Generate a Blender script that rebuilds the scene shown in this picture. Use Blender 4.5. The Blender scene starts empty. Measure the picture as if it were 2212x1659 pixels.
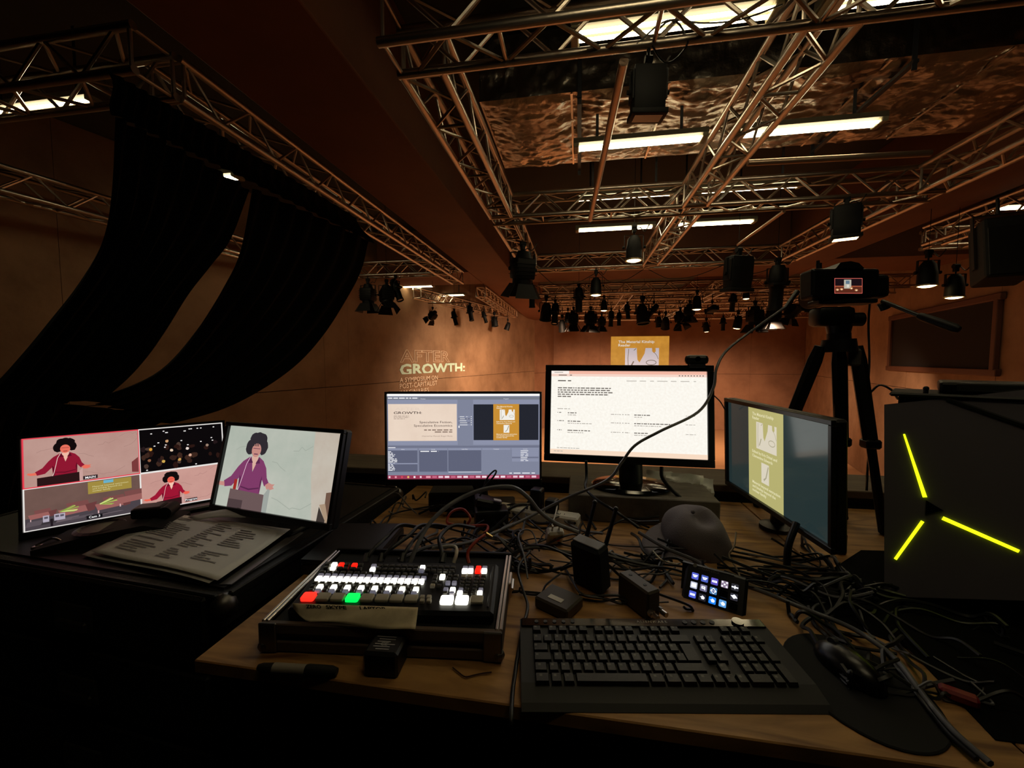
import bpy, bmesh, math, random
from mathutils import Vector, Matrix, Euler, noise as mnoise

random.seed(7)
scene = bpy.context.scene
COL = scene.collection
PI = math.pi
R = math.radians

# ------------------------------------------------------------------ camera, world, exposure
FPX, IW, IH = 870.0, 2212, 1659
YAW, PITCH = R(9.4), R(-3.55)
CAM = Vector((0, 0, 1.30))
cam_data = bpy.data.cameras.new('camera')
cam_data.sensor_width = 36
cam_data.lens = 36 * FPX / IW
cam_data.clip_start = 0.02
cam_ob = bpy.data.objects.new('camera', cam_data)
COL.objects.link(cam_ob)
cam_ob.location = CAM
cam_ob.rotation_euler = (PI / 2 + PITCH, 0, YAW)
scene.camera = cam_ob

world = bpy.data.worlds.new('world')
scene.world = world
world.use_nodes = True
world.node_tree.nodes['Background'].inputs[0].default_value = (0, 0, 0, 1)
world.node_tree.nodes['Background'].inputs[1].default_value = 0
scene.view_settings.view_transform = 'Standard'
scene.view_settings.look = 'None'
scene.view_settings.exposure = 0.0
scene.view_settings.gamma = 1.0
scene.view_settings.use_curve_mapping = False

scene.cycles.max_bounces = 6; scene.cycles.diffuse_bounces = 3; scene.cycles.glossy_bounces = 3; scene.cycles.transparent_max_bounces = 6; scene.cycles.adaptive_threshold = .02
STAGE_W = 690.0      # watts of one big stage lantern
TUBE_E = 19.0        # fluorescent tube emission
SCR = 1.0            # screen emission

# ------------------------------------------------------------------ measuring helpers (a photo pixel on a plane of the place)
_fw = Vector((-math.sin(YAW) * math.cos(PITCH), math.cos(YAW) * math.cos(PITCH), math.sin(PITCH)))
_rt = Vector((math.cos(YAW), math.sin(YAW), 0))
_up = _rt.cross(_fw)
def ray(x, y): return _fw * FPX + _rt * (x - IW / 2) - _up * (y - IH / 2)
def atZ(x, y, z): d = ray(x, y); return CAM + d * ((z - CAM.z) / d.z)
def atY(x, y, v): d = ray(x, y); return CAM + d * (v / d.y)
def atX(x, y, v): d = ray(x, y); return CAM + d * (v / d.x)
def atD(x, y, D): return CAM + ray(x, y) * (D / FPX)
def atPlane(x, y, p0, n): d = ray(x, y); return CAM + d * ((p0 - CAM).dot(n) / d.dot(n))

# ------------------------------------------------------------------ materials
MATS = {}
def lin(h):
    h = h.lstrip('#'); o = []
    for i in (0, 2, 4):
        c = int(h[i:i + 2], 16) / 255
        o.append(c / 12.92 if c <= .04045 else ((c + .055) / 1.055) ** 2.4)
    return tuple(o)
def mat(name, col='808080', rough=.5, metal=0., emit=None, es=0., noise=None, bump=None, spec=.5, alpha=None, trans=None, coat=None, stretch=(1, 1, 1), ramp=(.35, .7)):
    """noise=(scale, second colour), bump=(scale, strength)"""
    if name in MATS: return MATS[name]
    m = bpy.data.materials.new(name); m.use_nodes = True
    nt = m.node_tree; b = nt.nodes['Principled BSDF']
    c = lin(col) if isinstance(col, str) else col
    b.inputs['Base Color'].default_value = (*c, 1)
    b.inputs['Roughness'].default_value = rough
    b.inputs['Metallic'].default_value = metal
    b.inputs['Specular IOR Level'].default_value = spec
    if coat: b.inputs['Coat Weight'].default_value = coat; b.inputs['Coat Roughness'].default_value = .1
    if trans: b.inputs['Transmission Weight'].default_value = trans
    if alpha is not None: b.inputs['Alpha'].default_value = alpha
    if noise or bump:
        tc = nt.nodes.new('ShaderNodeTexCoord'); mp = nt.nodes.new('ShaderNodeMapping')
        mp.inputs['Scale'].default_value = stretch
        nt.links.new(tc.outputs['Object'], mp.inputs[0])
    colsock = None
    if noise:
        n = nt.nodes.new('ShaderNodeTexNoise'); n.inputs['Scale'].default_value = noise[0]
        n.inputs['Detail'].default_value = 6; n.inputs['Roughness'].default_value = .62
        nt.links.new(mp.outputs[0], n.inputs['Vector'])
        r = nt.nodes.new('ShaderNodeValToRGB')
        r.color_ramp.elements[0].position, r.color_ramp.elements[1].position = ramp
        r.color_ramp.elements[0].color = (*c, 1)
        c2 = lin(noise[1]) if isinstance(noise[1], str) else noise[1]
        r.color_ramp.elements[1].color = (*c2, 1)
        nt.links.new(n.outputs['Fac'], r.inputs[0]); colsock = r.outputs[0]
        if emit is None: nt.links.new(colsock, b.inputs['Base Color'])
    if emit is not None:
        e = lin(emit) if isinstance(emit, str) else emit
        b.inputs['Emission Color'].default_value = (*e, 1)
        b.inputs['Emission Strength'].default_value = es
        if colsock is not None:
            nt.links.new(colsock, b.inputs['Emission Color']); b.inputs['Base Color'].default_value = (.01, .01, .01, 1)
    if bump:
        n2 = nt.nodes.new('ShaderNodeTexNoise'); n2.inputs['Scale'].default_value = bump[0]; n2.inputs['Detail'].default_value = 4
        nt.links.new(mp.outputs[0], n2.inputs['Vector'])
        bp = nt.nodes.new('ShaderNodeBump'); bp.inputs['Strength'].default_value = bump[1]; bp.inputs['Distance'].default_value = .02
        nt.links.new(n2.outputs['Fac'], bp.inputs['Height']); nt.links.new(bp.outputs[0], b.inputs['Normal'])
    MATS[name] = m
    return m
def glow(hexcol, es=None):
    """a lit screen colour"""
    es = SCR if es is None else es
    m = mat('screen_%s_%g' % (hexcol, es), '050505', .35, emit=hexcol, es=es); m.cycles.emission_sampling = 'NONE'; return m

# ------------------------------------------------------------------ mesh building
class MB:
    def __init__(s): s.v = []; s.f = []; s.m = []; s.cur = 0
    def add(s, vs, fs, m=None):
        o = len(s.v); s.v += [Vector(p) for p in vs]
        for f in fs: s.f.append([i + o for i in f]); s.m.append(s.cur if m is None else m)
        return s
    def box(s, c, size, rot=None, ch=0., m=None):
        c = Vector(c); hx, hy, hz = [k / 2 for k in size]
        if ch <= 0:
            vs = [Vector((x * hx, y * hy, z * hz)) for x in (-1, 1) for y in (-1, 1) for z in (-1, 1)]
            fs = [(0, 1, 3, 2), (4, 6, 7, 5), (0, 4, 5, 1), (2, 3, 7, 6), (0, 2, 6, 4), (1, 5, 7, 3)]
        else:
            bm = bmesh.new(); bmesh.ops.create_cube(bm, size=1)
            for v in bm.verts: v.co = Vector((v.co.x * 2 * hx, v.co.y * 2 * hy, v.co.z * 2 * hz))
            bmesh.ops.bevel(bm, geom=bm.edges[:], offset=ch, segments=2 if ch > .006 else 1, affect='EDGES', profile=.5)
            bm.verts.index_update()
            vs = [v.co.copy() for v in bm.verts]; fs = [[v.index for v in f.verts] for f in bm.faces]; bm.free()
        if rot is not None: vs = [rot @ v for v in vs]
        return s.add([v + c for v in vs], fs, m)
    def cyl(s, p0, p1, r0, r1=None, n=10, caps=True, m=None):
        p0, p1 = Vector(p0), Vector(p1); r1 = r0 if r1 is None else r1
        d = (p1 - p0).normalized(); a = d.orthogonal().normalized(); b = d.cross(a)
        vs = []
        for p, r in ((p0, r0), (p1, r1)):
            for i in range(n):
                t = 2 * PI * i / n; vs.append(p + a * (r * math.cos(t)) + b * (r * math.sin(t)))
        fs = [(i, (i + 1) % n, n + (i + 1) % n, n + i) for i in range(n)]
        if caps: fs += [tuple(range(n - 1, -1, -1)), tuple(range(n, 2 * n))]
        return s.add(vs, fs, m)
    def tube(s, pts, r, n=8, caps=True, m=None, rr=None):
        pts = [Vector(p) for p in pts]; N = len(pts); vs = []; a = None
        for i, p in enumerate(pts):
            d = (pts[min(i + 1, N - 1)] - pts[max(i - 1, 0)]).normalized()
            a = d.orthogonal().normalized() if a is None else (a - d * a.dot(d)).normalized()
            b = d.cross(a); q = rr[i] if rr else r
            for k in range(n):
                t = 2 * PI * k / n; vs.append(p + a * (q * math.cos(t)) + b * (q * math.sin(t)))
        fs = [(i * n + k, i * n + (k + 1) % n, (i + 1) * n + (k + 1) % n, (i + 1) * n + k) for i in range(N - 1) for k in range(n)]
        if caps: fs += [tuple(range(n - 1, -1, -1)), tuple(range((N - 1) * n, N * n))]
        return s.add(vs, fs, m)
    def lathe(s, prof, o=(0, 0, 0), rot=None, n=20, m=None, sx=1., sy=1.):
        o = Vector(o); vs = []
        for r, z in prof:
            for k in range(n):
                t = 2 * PI * k / n; p = Vector((r * sx * math.cos(t), r * sy * math.sin(t), z))
                vs.append((rot @ p if rot is not None else p) + o)
        P = len(prof)
        fs = [(i * n + k, i * n + (k + 1) % n, (i + 1) * n + (k + 1) % n, (i + 1) * n + k) for i in range(P - 1) for k in range(n)]
        if prof[0][0] > 1e-5: fs.append(tuple(range(n - 1, -1, -1)))
        if prof[-1][0] > 1e-5: fs.append(tuple(range((P - 1) * n, P * n)))
        return s.add(vs, fs, m)
    def prism(s, poly, th, fr=None, m=None):
        """2-D outline (x, z) extruded along +y by th, then through the frame fr"""
        n = len(poly); vs = [Vector((x, 0, z)) for x, z in poly] + [Vector((x, th, z)) for x, z in poly]
        fs = [tuple(range(n)), tuple(range(2 * n - 1, n - 1, -1))] + [(i, i + n, (i + 1) % n + n, (i + 1) % n) for i in range(n)]
        if fr is not None: vs = [fr @ v for v in vs]
        return s.add(vs, fs, m)
    def grid(s, P, nu, nv, m=None, flip=False):
        """P(i,j) points"""
        vs = [P(i, j) for j in range(nv) for i in range(nu)]
        fs = [(j * nu + i, j * nu + i + 1, (j + 1) * nu + i + 1, (j + 1) * nu + i) for j in range(nv - 1) for i in range(nu - 1)]
        if flip: fs = [f[::-1] for f in fs]
        return s.add(vs, fs, m)
    def ball(s, c, r, n=12, k=8, sc=(1, 1, 1), m=None):
        c = Vector(c)
        prof = [(r * math.sin(PI * i / k), -r * math.cos(PI * i / k)) for i in range(k + 1)]
        vs = []; 
        for q, z in prof:
            for i in range(n):
                t = 2 * PI * i / n; vs.append(c + Vector((q * math.cos(t) * sc[0], q * math.sin(t) * sc[1], z * sc[2])))
        fs = [(i * n + j, i * n + (j + 1) % n, (i + 1) * n + (j + 1) % n, (i + 1) * n + j) for i in range(k) for j in range(n)]
        return s.add(vs, fs, m)
    def mesh(s, name, mats, smooth=None):
        me = bpy.data.meshes.new(name)
        me.from_pydata([tuple(v) for v in s.v], [], s.f)
        if not isinstance(mats, (list, tuple)): mats = [mats]
        for m in mats: me.materials.append(m)
        if len(mats) > 1: me.polygons.foreach_set('material_index', s.m)
        me.validate(clean_customdata=False)
        if smooth:
            me.polygons.foreach_set('use_smooth', [True] * len(me.polygons)); me.set_sharp_from_angle(angle=R(smooth))
        me.update(); return me
    def build(s, name, mats, parent=None, world=False, smooth=None):
        if world and parent is not None:
            inv = FR[parent.name].inverted(); s.v = [inv @ v for v in s.v]
        o = bpy.data.objects.new(name, s.mesh(name, mats, smooth)); COL.objects.link(o)
        if parent is not None: o.parent = parent
        return o

FR = {}    # frame of every empty, for parts given in room coordinates
def tag(o, label, cat, group=None, kind=None):
    o['label'] = label; o['category'] = cat
    if group: o['group'] = group
    if kind: o['kind'] = kind
    return o
def struct(o, label=None):
    o['kind'] = 'structure'
    if label: o['label'] = label
    return o
def thing(name, label, cat, loc=(0, 0, 0), rot=(0, 0, 0), group=None, scale=1.):
    o = bpy.data.objects.new(name, None); COL.objects.link(o); o.empty_display_size = .05
    o.location = loc; o.rotation_euler = rot; o.scale = (scale,) * 3
    FR[o.name] = Matrix.LocRotScale(Vector(loc), Euler(rot), Vector((scale,) * 3))
    return tag(o, label, cat, group)
def inst(me, name, parent, loc=(0, 0, 0), rot=(0, 0, 0), sc=None):
    o = bpy.data.objects.new(name, me); COL.objects.link(o); o.parent = parent
    o.location = loc; o.rotation_euler = rot
    if sc: o.scale = sc
    return o
KIDS = {}
def copy_tree(o, parent=None):
    c = o.copy(); COL.objects.link(c)
    if parent is not None: c.parent = parent
    for ch in list(o.children): copy_tree(ch, c)
    return c
def spline(pts, n=8):
    """Catmull-Rom through the points"""
    P = [Vector(p) for p in pts]; out = []
    if len(P) < 3: return P
    Q = [P[0] * 2 - P[1]] + P + [P[-1] * 2 - P[-2]]
    for i in range(1, len(Q) - 2):
        a, b, c, d = Q[i - 1], Q[i], Q[i + 1], Q[i + 2]
        for k in range(n):
            t = k / n
            out.append(.5 * ((2 * b) + (c - a) * t + (2 * a - 5 * b + 4 * c - d) * t * t + (3 * b - a - 3 * c + d) * t ** 3))
    out.append(P[-1]); return out
def text_geo(body, size=1., align='LEFT', bold=0., outline=0., spacing=1.):
    cu = bpy.data.curves.new('t', 'FONT'); cu.body = body; cu.size = size; cu.align_x = align
    cu.offset = bold; cu.space_character = spacing; cu.resolution_u = 2
    if outline: cu.fill_mode = 'NONE'; cu.bevel_depth = outline; cu.bevel_resolution = 0
    ob = bpy.data.objects.new('t', cu)
    me = bpy.data.meshes.new_from_object(ob)
    vs = [v.co.copy() for v in me.vertices]; fs = [tuple(p.vertices) for p in me.polygons]
    bpy.data.objects.remove(ob); bpy.data.curves.remove(cu); bpy.data.meshes.remove(me)
    return vs, fs
ORD = ['leftmost', 'second', 'third', 'fourth', 'fifth', 'sixth', 'seventh', 'eighth', 'ninth', 'tenth', 'eleventh', 'twelfth', 'thirteenth', 'fourteenth', 'fifteenth', 'sixteenth', 'seventeenth', 'eighteenth', 'nineteenth', 'twentieth', 'twenty-first', 'twenty-second', 'twenty-third', 'twenty-fourth', 'twenty-fifth', 'twenty-sixth', 'twenty-seventh', 'twenty-eighth', 'twenty-ninth', 'thirtieth', 'thirty-first', 'thirty-second', 'thirty-third', 'thirty-fourth', 'thirty-fifth']

# ------------------------------------------------------------------ shared materials
m_wall = mat('plaster_panel', '9c7a5c', .8, noise=(1.1, '7d5e44'), bump=(9, .25))
m_wall_back = mat('plaster_panel_back', '93694e', .8, noise=(.8, '7a543c'), bump=(9, .2))
m_beam = mat('painted_beam', '744527', .75, noise=(.9, '63391f'))
m_ceil = mat('roof_deck', '3b392e', .85, noise=(.7, '2e2c24'))
m_hallfloor = mat('hall_floor_boards', 'b98d66', .6, noise=(2, 'a07450'), stretch=(1, 12, 1))
m_boothfloor = mat('booth_floor', '0c0b0a', .9)
m_alu = mat('truss_aluminium', 'b9ada0', .34, 1.0, bump=(30, .05))
m_black = mat('black_metal', '0b0b0c', .55, .2)
m_blackm = mat('black_matt', '060606', .8)
m_plastic = mat('black_plastic', '0d0d0f', .42)
m_gloss = mat('black_gloss', '060607', .12, coat=.6)
m_darkgrey = mat('dark_grey_plastic', '2a2a2d', .5)
m_cable = mat('cable_black', '0e0e0f', .45)
m_cable_grey = mat('cable_grey', '66666a', .45)
m_cable_white = mat('cable_white', 'cfc8b8', .5)
m_cable_red = mat('cable_red', 'a03c26', .45)
m_silver = mat('silver_trim', 'c9c2ba', .28, 1.0)
m_white = mat('white_plastic', 'd8d2c6', .5)
# ================================================================== THE SETTING
ZT = 3.26            # underside chords of the trusses
ZB = 3.60            # underside of the boxed beams
ZC = 4.75            # roof deck
ZF = -3.0            # floor of the hall below the booth
b = MB(); b.box((2, 12, ZC + .05), (26, 32, .1)); struct(b.build('ceiling', m_ceil))
b = MB(); b.box((2, 14, ZF - .05), (26, 26, .1)); struct(b.build('floor_hall', m_hallfloor))
b = MB(); b.box((.6, -.2, -.05), (9.5, 4.1, .1)); struct(b.build('floor', m_boothfloor))

def panel_wall(name, p0, p1, z0, z1, joints, zj, m, inward):
    """a wall from p0 to p1 clad with boards; joints = fractions along, zj = height of the level joint"""
    p0, p1 = Vector((*p0, 0)), Vector((*p1, 0)); L = (p1 - p0).length; t = (p1 - p0).normalized()
    n = Vector((-t.y, t.x, 0)) * inward
    fr = Matrix(((t.x, n.x, 0, p0.x), (t.y, n.y, 0, p0.y), (0, 0, 1, 0), (0, 0, 0, 1)))
    b = MB(); b.box((L / 2, -.06, (z0 + z1) / 2), (L, .06, z1 - z0)); b.v = [fr @ v for v in b.v]
    w = struct(b.build(name, mat('wall_backing', '2a1a10', .9)))
    cuts = [0] + [j * L for j in joints] + [L]
    for a, c in zip(cuts, cuts[1:]):
        for zz0, zz1 in ((z0, zj), (zj, z1)):
            q = MB(); off = random.uniform(-.004, .004)
            q.box(((a + c) / 2, -.015 + off, (zz0 + zz1) / 2), (c - a - .006, .03, zz1 - zz0 - .016))
            q.v = [fr @ v for v in q.v]; q.build('panel', m, w)
    return fr, L
LW0, LW1 = (-8.67, 0.), (-2.6, 24.)
FLW, LLW = panel_wall('wall_left', LW0, LW1, ZF, ZC, (.2, .386, .418, .61, .8), .58, m_wall, -1)
panel_wall('wall_back_return', (-2.6, 24), (-1.6, 26), ZF, ZC, (), .45, m_wall_back, -1)
panel_wall('wall_back', (-1.6, 26), (13, 26), ZF, ZC, (.2, .4, .6, .8), .4, m_wall_back, -1)
RW0, RW1 = (13., 26.), (6.6, 2.)
FRW, LRW = panel_wall('wall_right', RW0, RW1, ZF, ZC, (.16, .33, .5, .66, .83), .42, m_wall, -1)
# dark framed panel on the right wall
rp0, rn = Vector((13, 26, 0)), Vector((FRW[0][1], FRW[1][1], 0))
a_, c_ = atPlane(1925, 795, rp0, rn), atPlane(2165, 640, rp0, rn)
ui = FRW.inverted(); la, lc = ui @ a_, ui @ c_
u0, u1 = sorted((la.x, lc.x)); w0, w1 = la.z, lc.z
root = thing('window', 'dark framed opening in the right wall behind the tripod', 'window')
root.matrix_world = FRW; FR[root.name] = FRW
root['kind'] = 'structure'; root.name = 'window_1'
b = MB(); b.box(((u0 + u1) / 2, .02, (w0 + w1) / 2), (u1 - u0, .03, w1 - w0)); b.build('pane', mat('dark_pane', '0b0605', .9), root)
for nm, cc, ss in (('frame', ((u0 + u1) / 2, .05, w0), (u1 - u0 + .3, .1, .15)), ('frame', ((u0 + u1) / 2, .05, w1), (u1 - u0 + .3, .1, .15)),
                   ('frame', (u0, .05, (w0 + w1) / 2), (.15, .1, w1 - w0)), ('frame', (u1, .05, (w0 + w1) / 2), (.15, .1, w1 - w0))):
    b = MB(); b.box(cc, ss, ch=.02); b.build(nm, mat('window_wood', '5a3420', .6), root)

def beam(x0, x1, y0, y1, lab):
    b = MB(); b.box(((x0 + x1) / 2, (y0 + y1) / 2, (ZB + ZC) / 2), (x1 - x0, y1 - y0, ZC - ZB), ch=.015)
    struct(b.build('ceiling_beam', m_beam), lab)
beam(-2.9, -1.79, -1.5, 24.0, 'boxed orange ceiling beam running from overhead left to the back wall')
beam(4.85, 5.78, -1.5, 25.9, 'boxed ceiling beam running along the right of the hall')
beam(-5.5, -2.91, 10.5, 12.2, 'boxed ceiling beam crossing the left bay')
beam(-1.78, 4.84, 10.5, 12.2, 'boxed ceiling beam crossing above the middle of the hall')
beam(5.79, 8.8, 10.5, 12.2, 'boxed ceiling beam crossing the right bay')
# booth parapet
m_para = mat('parapet_board', '6f6353', .75, noise=(3, '56493b'), stretch=(1, 9, 1), bump=(60, .1))
b = MB(); b.box((.9, 1.765, (ZF + .78) / 2), (5.6, .20, .78 - ZF)); w = struct(b.build('wall_parapet', mat('parapet_paint', '17110c', .8)))
for x0, x1 in ((-1.9, -.46), (-.455, .9), (.905, 2.3), (2.305, 3.7)):
    b = MB(); b.box(((x0 + x1) / 2, 1.765, .80), (x1 - x0, .24, .028), ch=.003); b.build('ledge_board', m_para, w)

# ================================================================== TRUSSES
TS, SEG, CR, BR = .29, .31, .03, .0135
def _bm(p0, p1, r=BR, n=6):
    return MB().cyl(p0, p1, r, n=n, caps=False).mesh('brace', m_alu, 40)
BR_SU, BR_SD = _bm((0, 0, 0), (SEG, 0, TS)), _bm((0, 0, TS), (SEG, 0, 0))
BR_FU, BR_FD = _bm((0, 0, 0), (SEG, TS, 0)), _bm((0, TS, 0), (SEG, 0, 0))
BR_EV, BR_EH = _bm((0, 0, 0), (0, 0, TS), .014, 8), _bm((0, 0, 0), (0, TS, 0), .014, 8)
def truss(label, p0, p1, z=ZT, fine=True, group='aluminium lighting trusses'):
    p0, p1 = Vector((*p0, z)), Vector((*p1, z)); d = p1 - p0; L = d.length
    t = thing('lighting_truss', label, 'truss', p0, (0, 0, math.atan2(d.y, d.x)), group)
    ch = MB().cyl((0, 0, 0), (L, 0, 0), CR, n=10).mesh('chord', m_alu, 40)
    for y in (-TS / 2, TS / 2):
        for zz in (0, TS): inst(ch, 'chord', t, (0, y, zz))
    n = max(1, int((L - .04) / SEG)); o = (L - n * SEG) / 2
    if fine:
        for i in range(n):
            x = o + i * SEG
            for y in (-TS / 2, TS / 2): inst(BR_SU if i % 2 else BR_SD, 'brace', t, (x, y, 0))
            if i % 3 == 2: inst(BR_EH, 'cross_bar', t, (x, -TS / 2, 0))
            inst(BR_FU if i % 2 else BR_FD, 'brace', t, (x, -TS / 2, 0)); inst(BR_FD if i % 2 else BR_FU, 'brace', t, (x, -TS / 2, TS))
    else:
        g = MB()
        for i in range(n):
            x = o + i * SEG; u, v = (0, TS) if i % 2 else (TS, 0)
            for y in (-TS / 2, TS / 2): g.cyl((x, y, u), (x + SEG, y, v), BR, n=5, caps=False)
            for zz in (0, TS): g.cyl((x, u - TS / 2, zz), (x + SEG, v - TS / 2, zz), BR, n=5, caps=False)
        g.build('bracing', m_alu, t, smooth=40)['kind'] = 'stuff'
    for x in (.03, L - .03):
        for y in (-TS / 2, TS / 2): inst(BR_EV, 'end_post', t, (x, y, 0))
        for zz in (0, TS): inst(BR_EH, 'end_bar', t, (x, -TS / 2, zz))
    return t
YA, YB, YC = 2.60, 5.74, 9.03
XL, XM, XR = -1.08, 1.45, 4.07
truss('nearest aluminium truss crossing the top of the picture', (-1.25, YA), (4.3, YA))
truss('aluminium truss crossing mid hall behind the hanging pipe', (-1.25, YB), (4.25, YB))
truss('aluminium truss crossing just before the orange cross beam', (-1.25, YC), (4.25, YC))
for x, nm in ((XL, 'left of the foil duct, beside the orange beam'), (XM, 'in the middle of the bay, under the long tube lights'), (XR, 'beside the boxed beam on the right')):
    truss('near lengthwise truss ' + nm, (x, YA + .15), (x, YB - .15))
    truss('farther lengthwise truss ' + nm, (x, YB + .15), (x, YC - .15))
truss('long truss at left holding the black drapes', (-3.13, YA + .12), (-3.13, 10.25))
truss('short dark truss in the upper left corner of the picture', (-7.0, 2.55), (-2.99, 2.55))
truss('truss crossing the left bay behind the two barndoor lanterns', (-5.95, YC), (-3.29, YC))
truss('truss along the far left wall behind the drapes', (-6.95, 2.75), (-6.1, 8.8))
truss('truss in the right bay crossing behind the tripod camera', (6.0, 8.3), (7.9, 8.3))
truss('lengthwise truss in the right bay beyond the beam', (5.95, 2.9), (5.95, 8.1))
lw0, lw1 = Vector((-5.15, 12.4, 0)), Vector((-3.52, 18.9, 0))
truss('far truss skirting the lettered left wall', (lw0.x, lw0.y), (lw1.x, lw1.y), fine=False)
truss('far lengthwise truss under the orange beam by the back corner', (-3.05, 12.4), (-3.05, 19.0), fine=False)
for y, w_ in ((12.6, 'first'), (13.9, 'second'), (15.3, 'third'), (16.8, 'fourth'), (18.4, 'fifth'), (21.0, 'last')):
    truss('%s truss of the far stage rig, counted from the cross beam' % w_, (-1.25, y), (8.9 + (y - 12.6) * .25, y), fine=False)
for x, w_ in ((1.45, 'left'), (4.07, 'middle'), (7.2, 'right')):
    truss('%s lengthwise truss of the far stage rig' % w_, (x, 12.8), (x, 20.8), fine=False)

def pipe(label, p0, p1, r=.024):
    b = MB(); b.cyl(p0, p1, r, n=12); o = b.build('scaffold_pipe', mat('pipe_steel', 'a8907c', .38, .9), smooth=40)
    return tag(o, label, 'pipe', 'loose scaffold pipes')
pipe('long bare pipe slanting down beside the big black lantern', (.265, 2.78, 3.20), (.134, 5.75, 3.205), .03)
pipe('bare pipe hung level right of the middle truss', atZ(1615, 352, 3.25), atZ(2010, 331, 3.25), .03)
pipe('thin pipe slanting above the tall black floodlight', atZ(1694, 456, 3.2), atZ(1594, 529, 3.1), .022)
pipe('thin bare pipe crossing the left bay above small lanterns', atZ(925, 655, 2.9), atZ(1012, 654, 2.9), .02)

# ================================================================== FLUORESCENT FITTINGS
m_fit = mat('fitting_cream', '5b5342', .6)
m_tube = mat('tube_glow', 'fff4d0', .5, emit='ffedbe', es=TUBE_E)
m_diff = mat('fitting_lens', '8f866c', .4)
def fluor(x0, y, z, label, L=1.36, hh=.6):
    t = thing('tube_light', label, 'light', (x0, y, z), (0, 0, 0), 'fluorescent fittings')
    b = MB(); b.prism([(-.085, .0), (-.075, .055), (.075, .055), (.085, .0)], L, Matrix.Rotation(-PI / 2, 4, 'Z')); b.build('housing', m_fit, t)
    for s in (-.035, .035):
        b = MB(); b.cyl((.06, s, -.022), (L - .06, s, -.022), .013, n=10); b.build('tube', m_tube, t, smooth=40)
    for xx in (.03, L - .03):
        b = MB(); b.box((xx, 0, -.015), (.06, .17, .05), ch=.012); b.build('end_cap', m_diff, t)
    for xx in (.25, L - .25):
        b = MB(); b.box((xx, 0, .055 + hh / 2), (.03, .004, hh)); b.build('hanger', m_darkgrey, t)
    return t
rows = ((3.04, 'nearest, topmost'), (4.58, 'second nearest, below the foil duct'), (5.99, 'third, half hidden by the mid truss'), (7.42, 'farthest, lowest'))
for y, nm in rows:
    fluor(-.08, y, 3.6, '%s row of tube lights, left fitting' % nm, hh=.27 if 4 < y < 5 else 1.1)
    fluor(1.52, y, 3.6, '%s row of tube lights, right fitting' % nm, hh=.27 if 4 < y < 5 else 1.1)
fluor(-.08, 1.55, 3.6, 'added tube light over the operator, brightening the plywood desk', hh=1.1)  # out of view, added to brighten the desk by continuing the row grid
fluor(-.08, .1, 3.6, 'added tube light behind the operator, brightening the desk from out of view', hh=1.1)  # unseen fitting added to brighten papers and front faces
for y, nm in zip((3.08, 4.58, 7.45), ('above the quad view monitor, far left', 'glimpsed through the slit atop the black drapes', 'beside the tip of the black drape')):
    fluor(-5.58, y, 3.6, 'tube light ' + nm)
fluor(-5.9, 12.35, 3.62, 'tube light in the far left bay above the lettering')
fluor(-5.4, 14.2, 3.62, 'deeper tube light in the far left bay')
fluor(6.12, 7.4, 3.6, 'tube light in the right bay beyond the beam')
fluor(7.6, 7.4, 3.6, 'tube light at the right edge of the picture')

# ================================================================== FOIL DUCT
m_foil = mat('foil_wrap', 'c2b6a8', .3, 1.0, bump=(7, 1.))
dx0, dx1, dy0, dy1, dz0, dz1 = -1.05, 4.7, 4.3, 5.8, 4.0, 4.62
def crinkle(p, a=.03):
    q = Vector((p.x * 2.2, p.y * 5, p.z * 5)); w = mnoise.noise(q) * a + (abs(mnoise.noise(q * 1.7 + Vector((3, 1, 0)))) - .25) * a * 1.3 + abs(mnoise.noise(q * 4.1)) * a * .8
    return w
duct = thing('insulated_duct', 'big crinkled foil wrapped air duct above the tube lights', 'duct', (dx0, dy0, dz0))
NX, NY = 300, 80
b = MB()
def PB(i, j):
    x = dx0 + (dx1 - dx0) * i / (NX - 1); y = dy0 + (dy1 - dy0) * j / (NY - 1)
    e = min(j, NY - 1 - j) / 5; sag = -.05 * math.sin(PI * ((x - dx0) % .95) / .95)
    return Vector((x, y, dz0 + (crinkle(Vector((x, y, 0))) + sag) * min(1, e)))
b.grid(PB, NX, NY, flip=True); b.build('underside', m_foil, duct, world=True, smooth=50)
for nm, yy, fl in (('front_face', dy0, False), ('rear_face', dy1, True)):
    b = MB(); b.grid(lambda i, j: Vector((dx0 + (dx1 - dx0) * i / (NX - 1), yy + crinkle(Vector((i * .04, yy, j * .05)), .02) * min(1, min(j, 15 - j)), dz0 + (dz1 - dz0) * j / 15)), NX, 16, flip=fl)
    b.build(nm, m_foil, duct, world=True, smooth=50)
b = MB(); b.box((dx0, (dy0 + dy1) / 2, (dz0 + dz1) / 2), (.02, dy1 - dy0, dz1 - dz0)); b.build('end_plate', m_foil, duct, world=True)
b = MB(); b.box(((dx0 + dx1) / 2, (dy0 + dy1) / 2, dz1), (dx1 - dx0, dy1 - dy0, .02)); b.build('top_plate', m_foil, duct, world=True)
for x in (-.1, .85, 1.8, 2.75, 3.7):
    b = MB(); b.box((x, (dy0 + dy1) / 2, dz0 - .012), (.022, dy1 - dy0, .006)); b.build('tape_band', mat('foil_tape', 'd6cfc4', .22, 1.), duct, world=True)
for x in (-.02, 2.9):
    for y in (dy0 - .04, dy1 + .04):
        b = MB(); b.box((x, y, 4.3), (.04, .01, .9)); b.build('hanger_strap', m_darkgrey, duct, world=True)
    b = MB(); b.box((x, (dy0 + dy1) / 2, dz0 - .08), (.045, dy1 - dy0 + .12, .03)); b.build('cradle_bar', m_darkgrey, duct, world=True)

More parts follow.
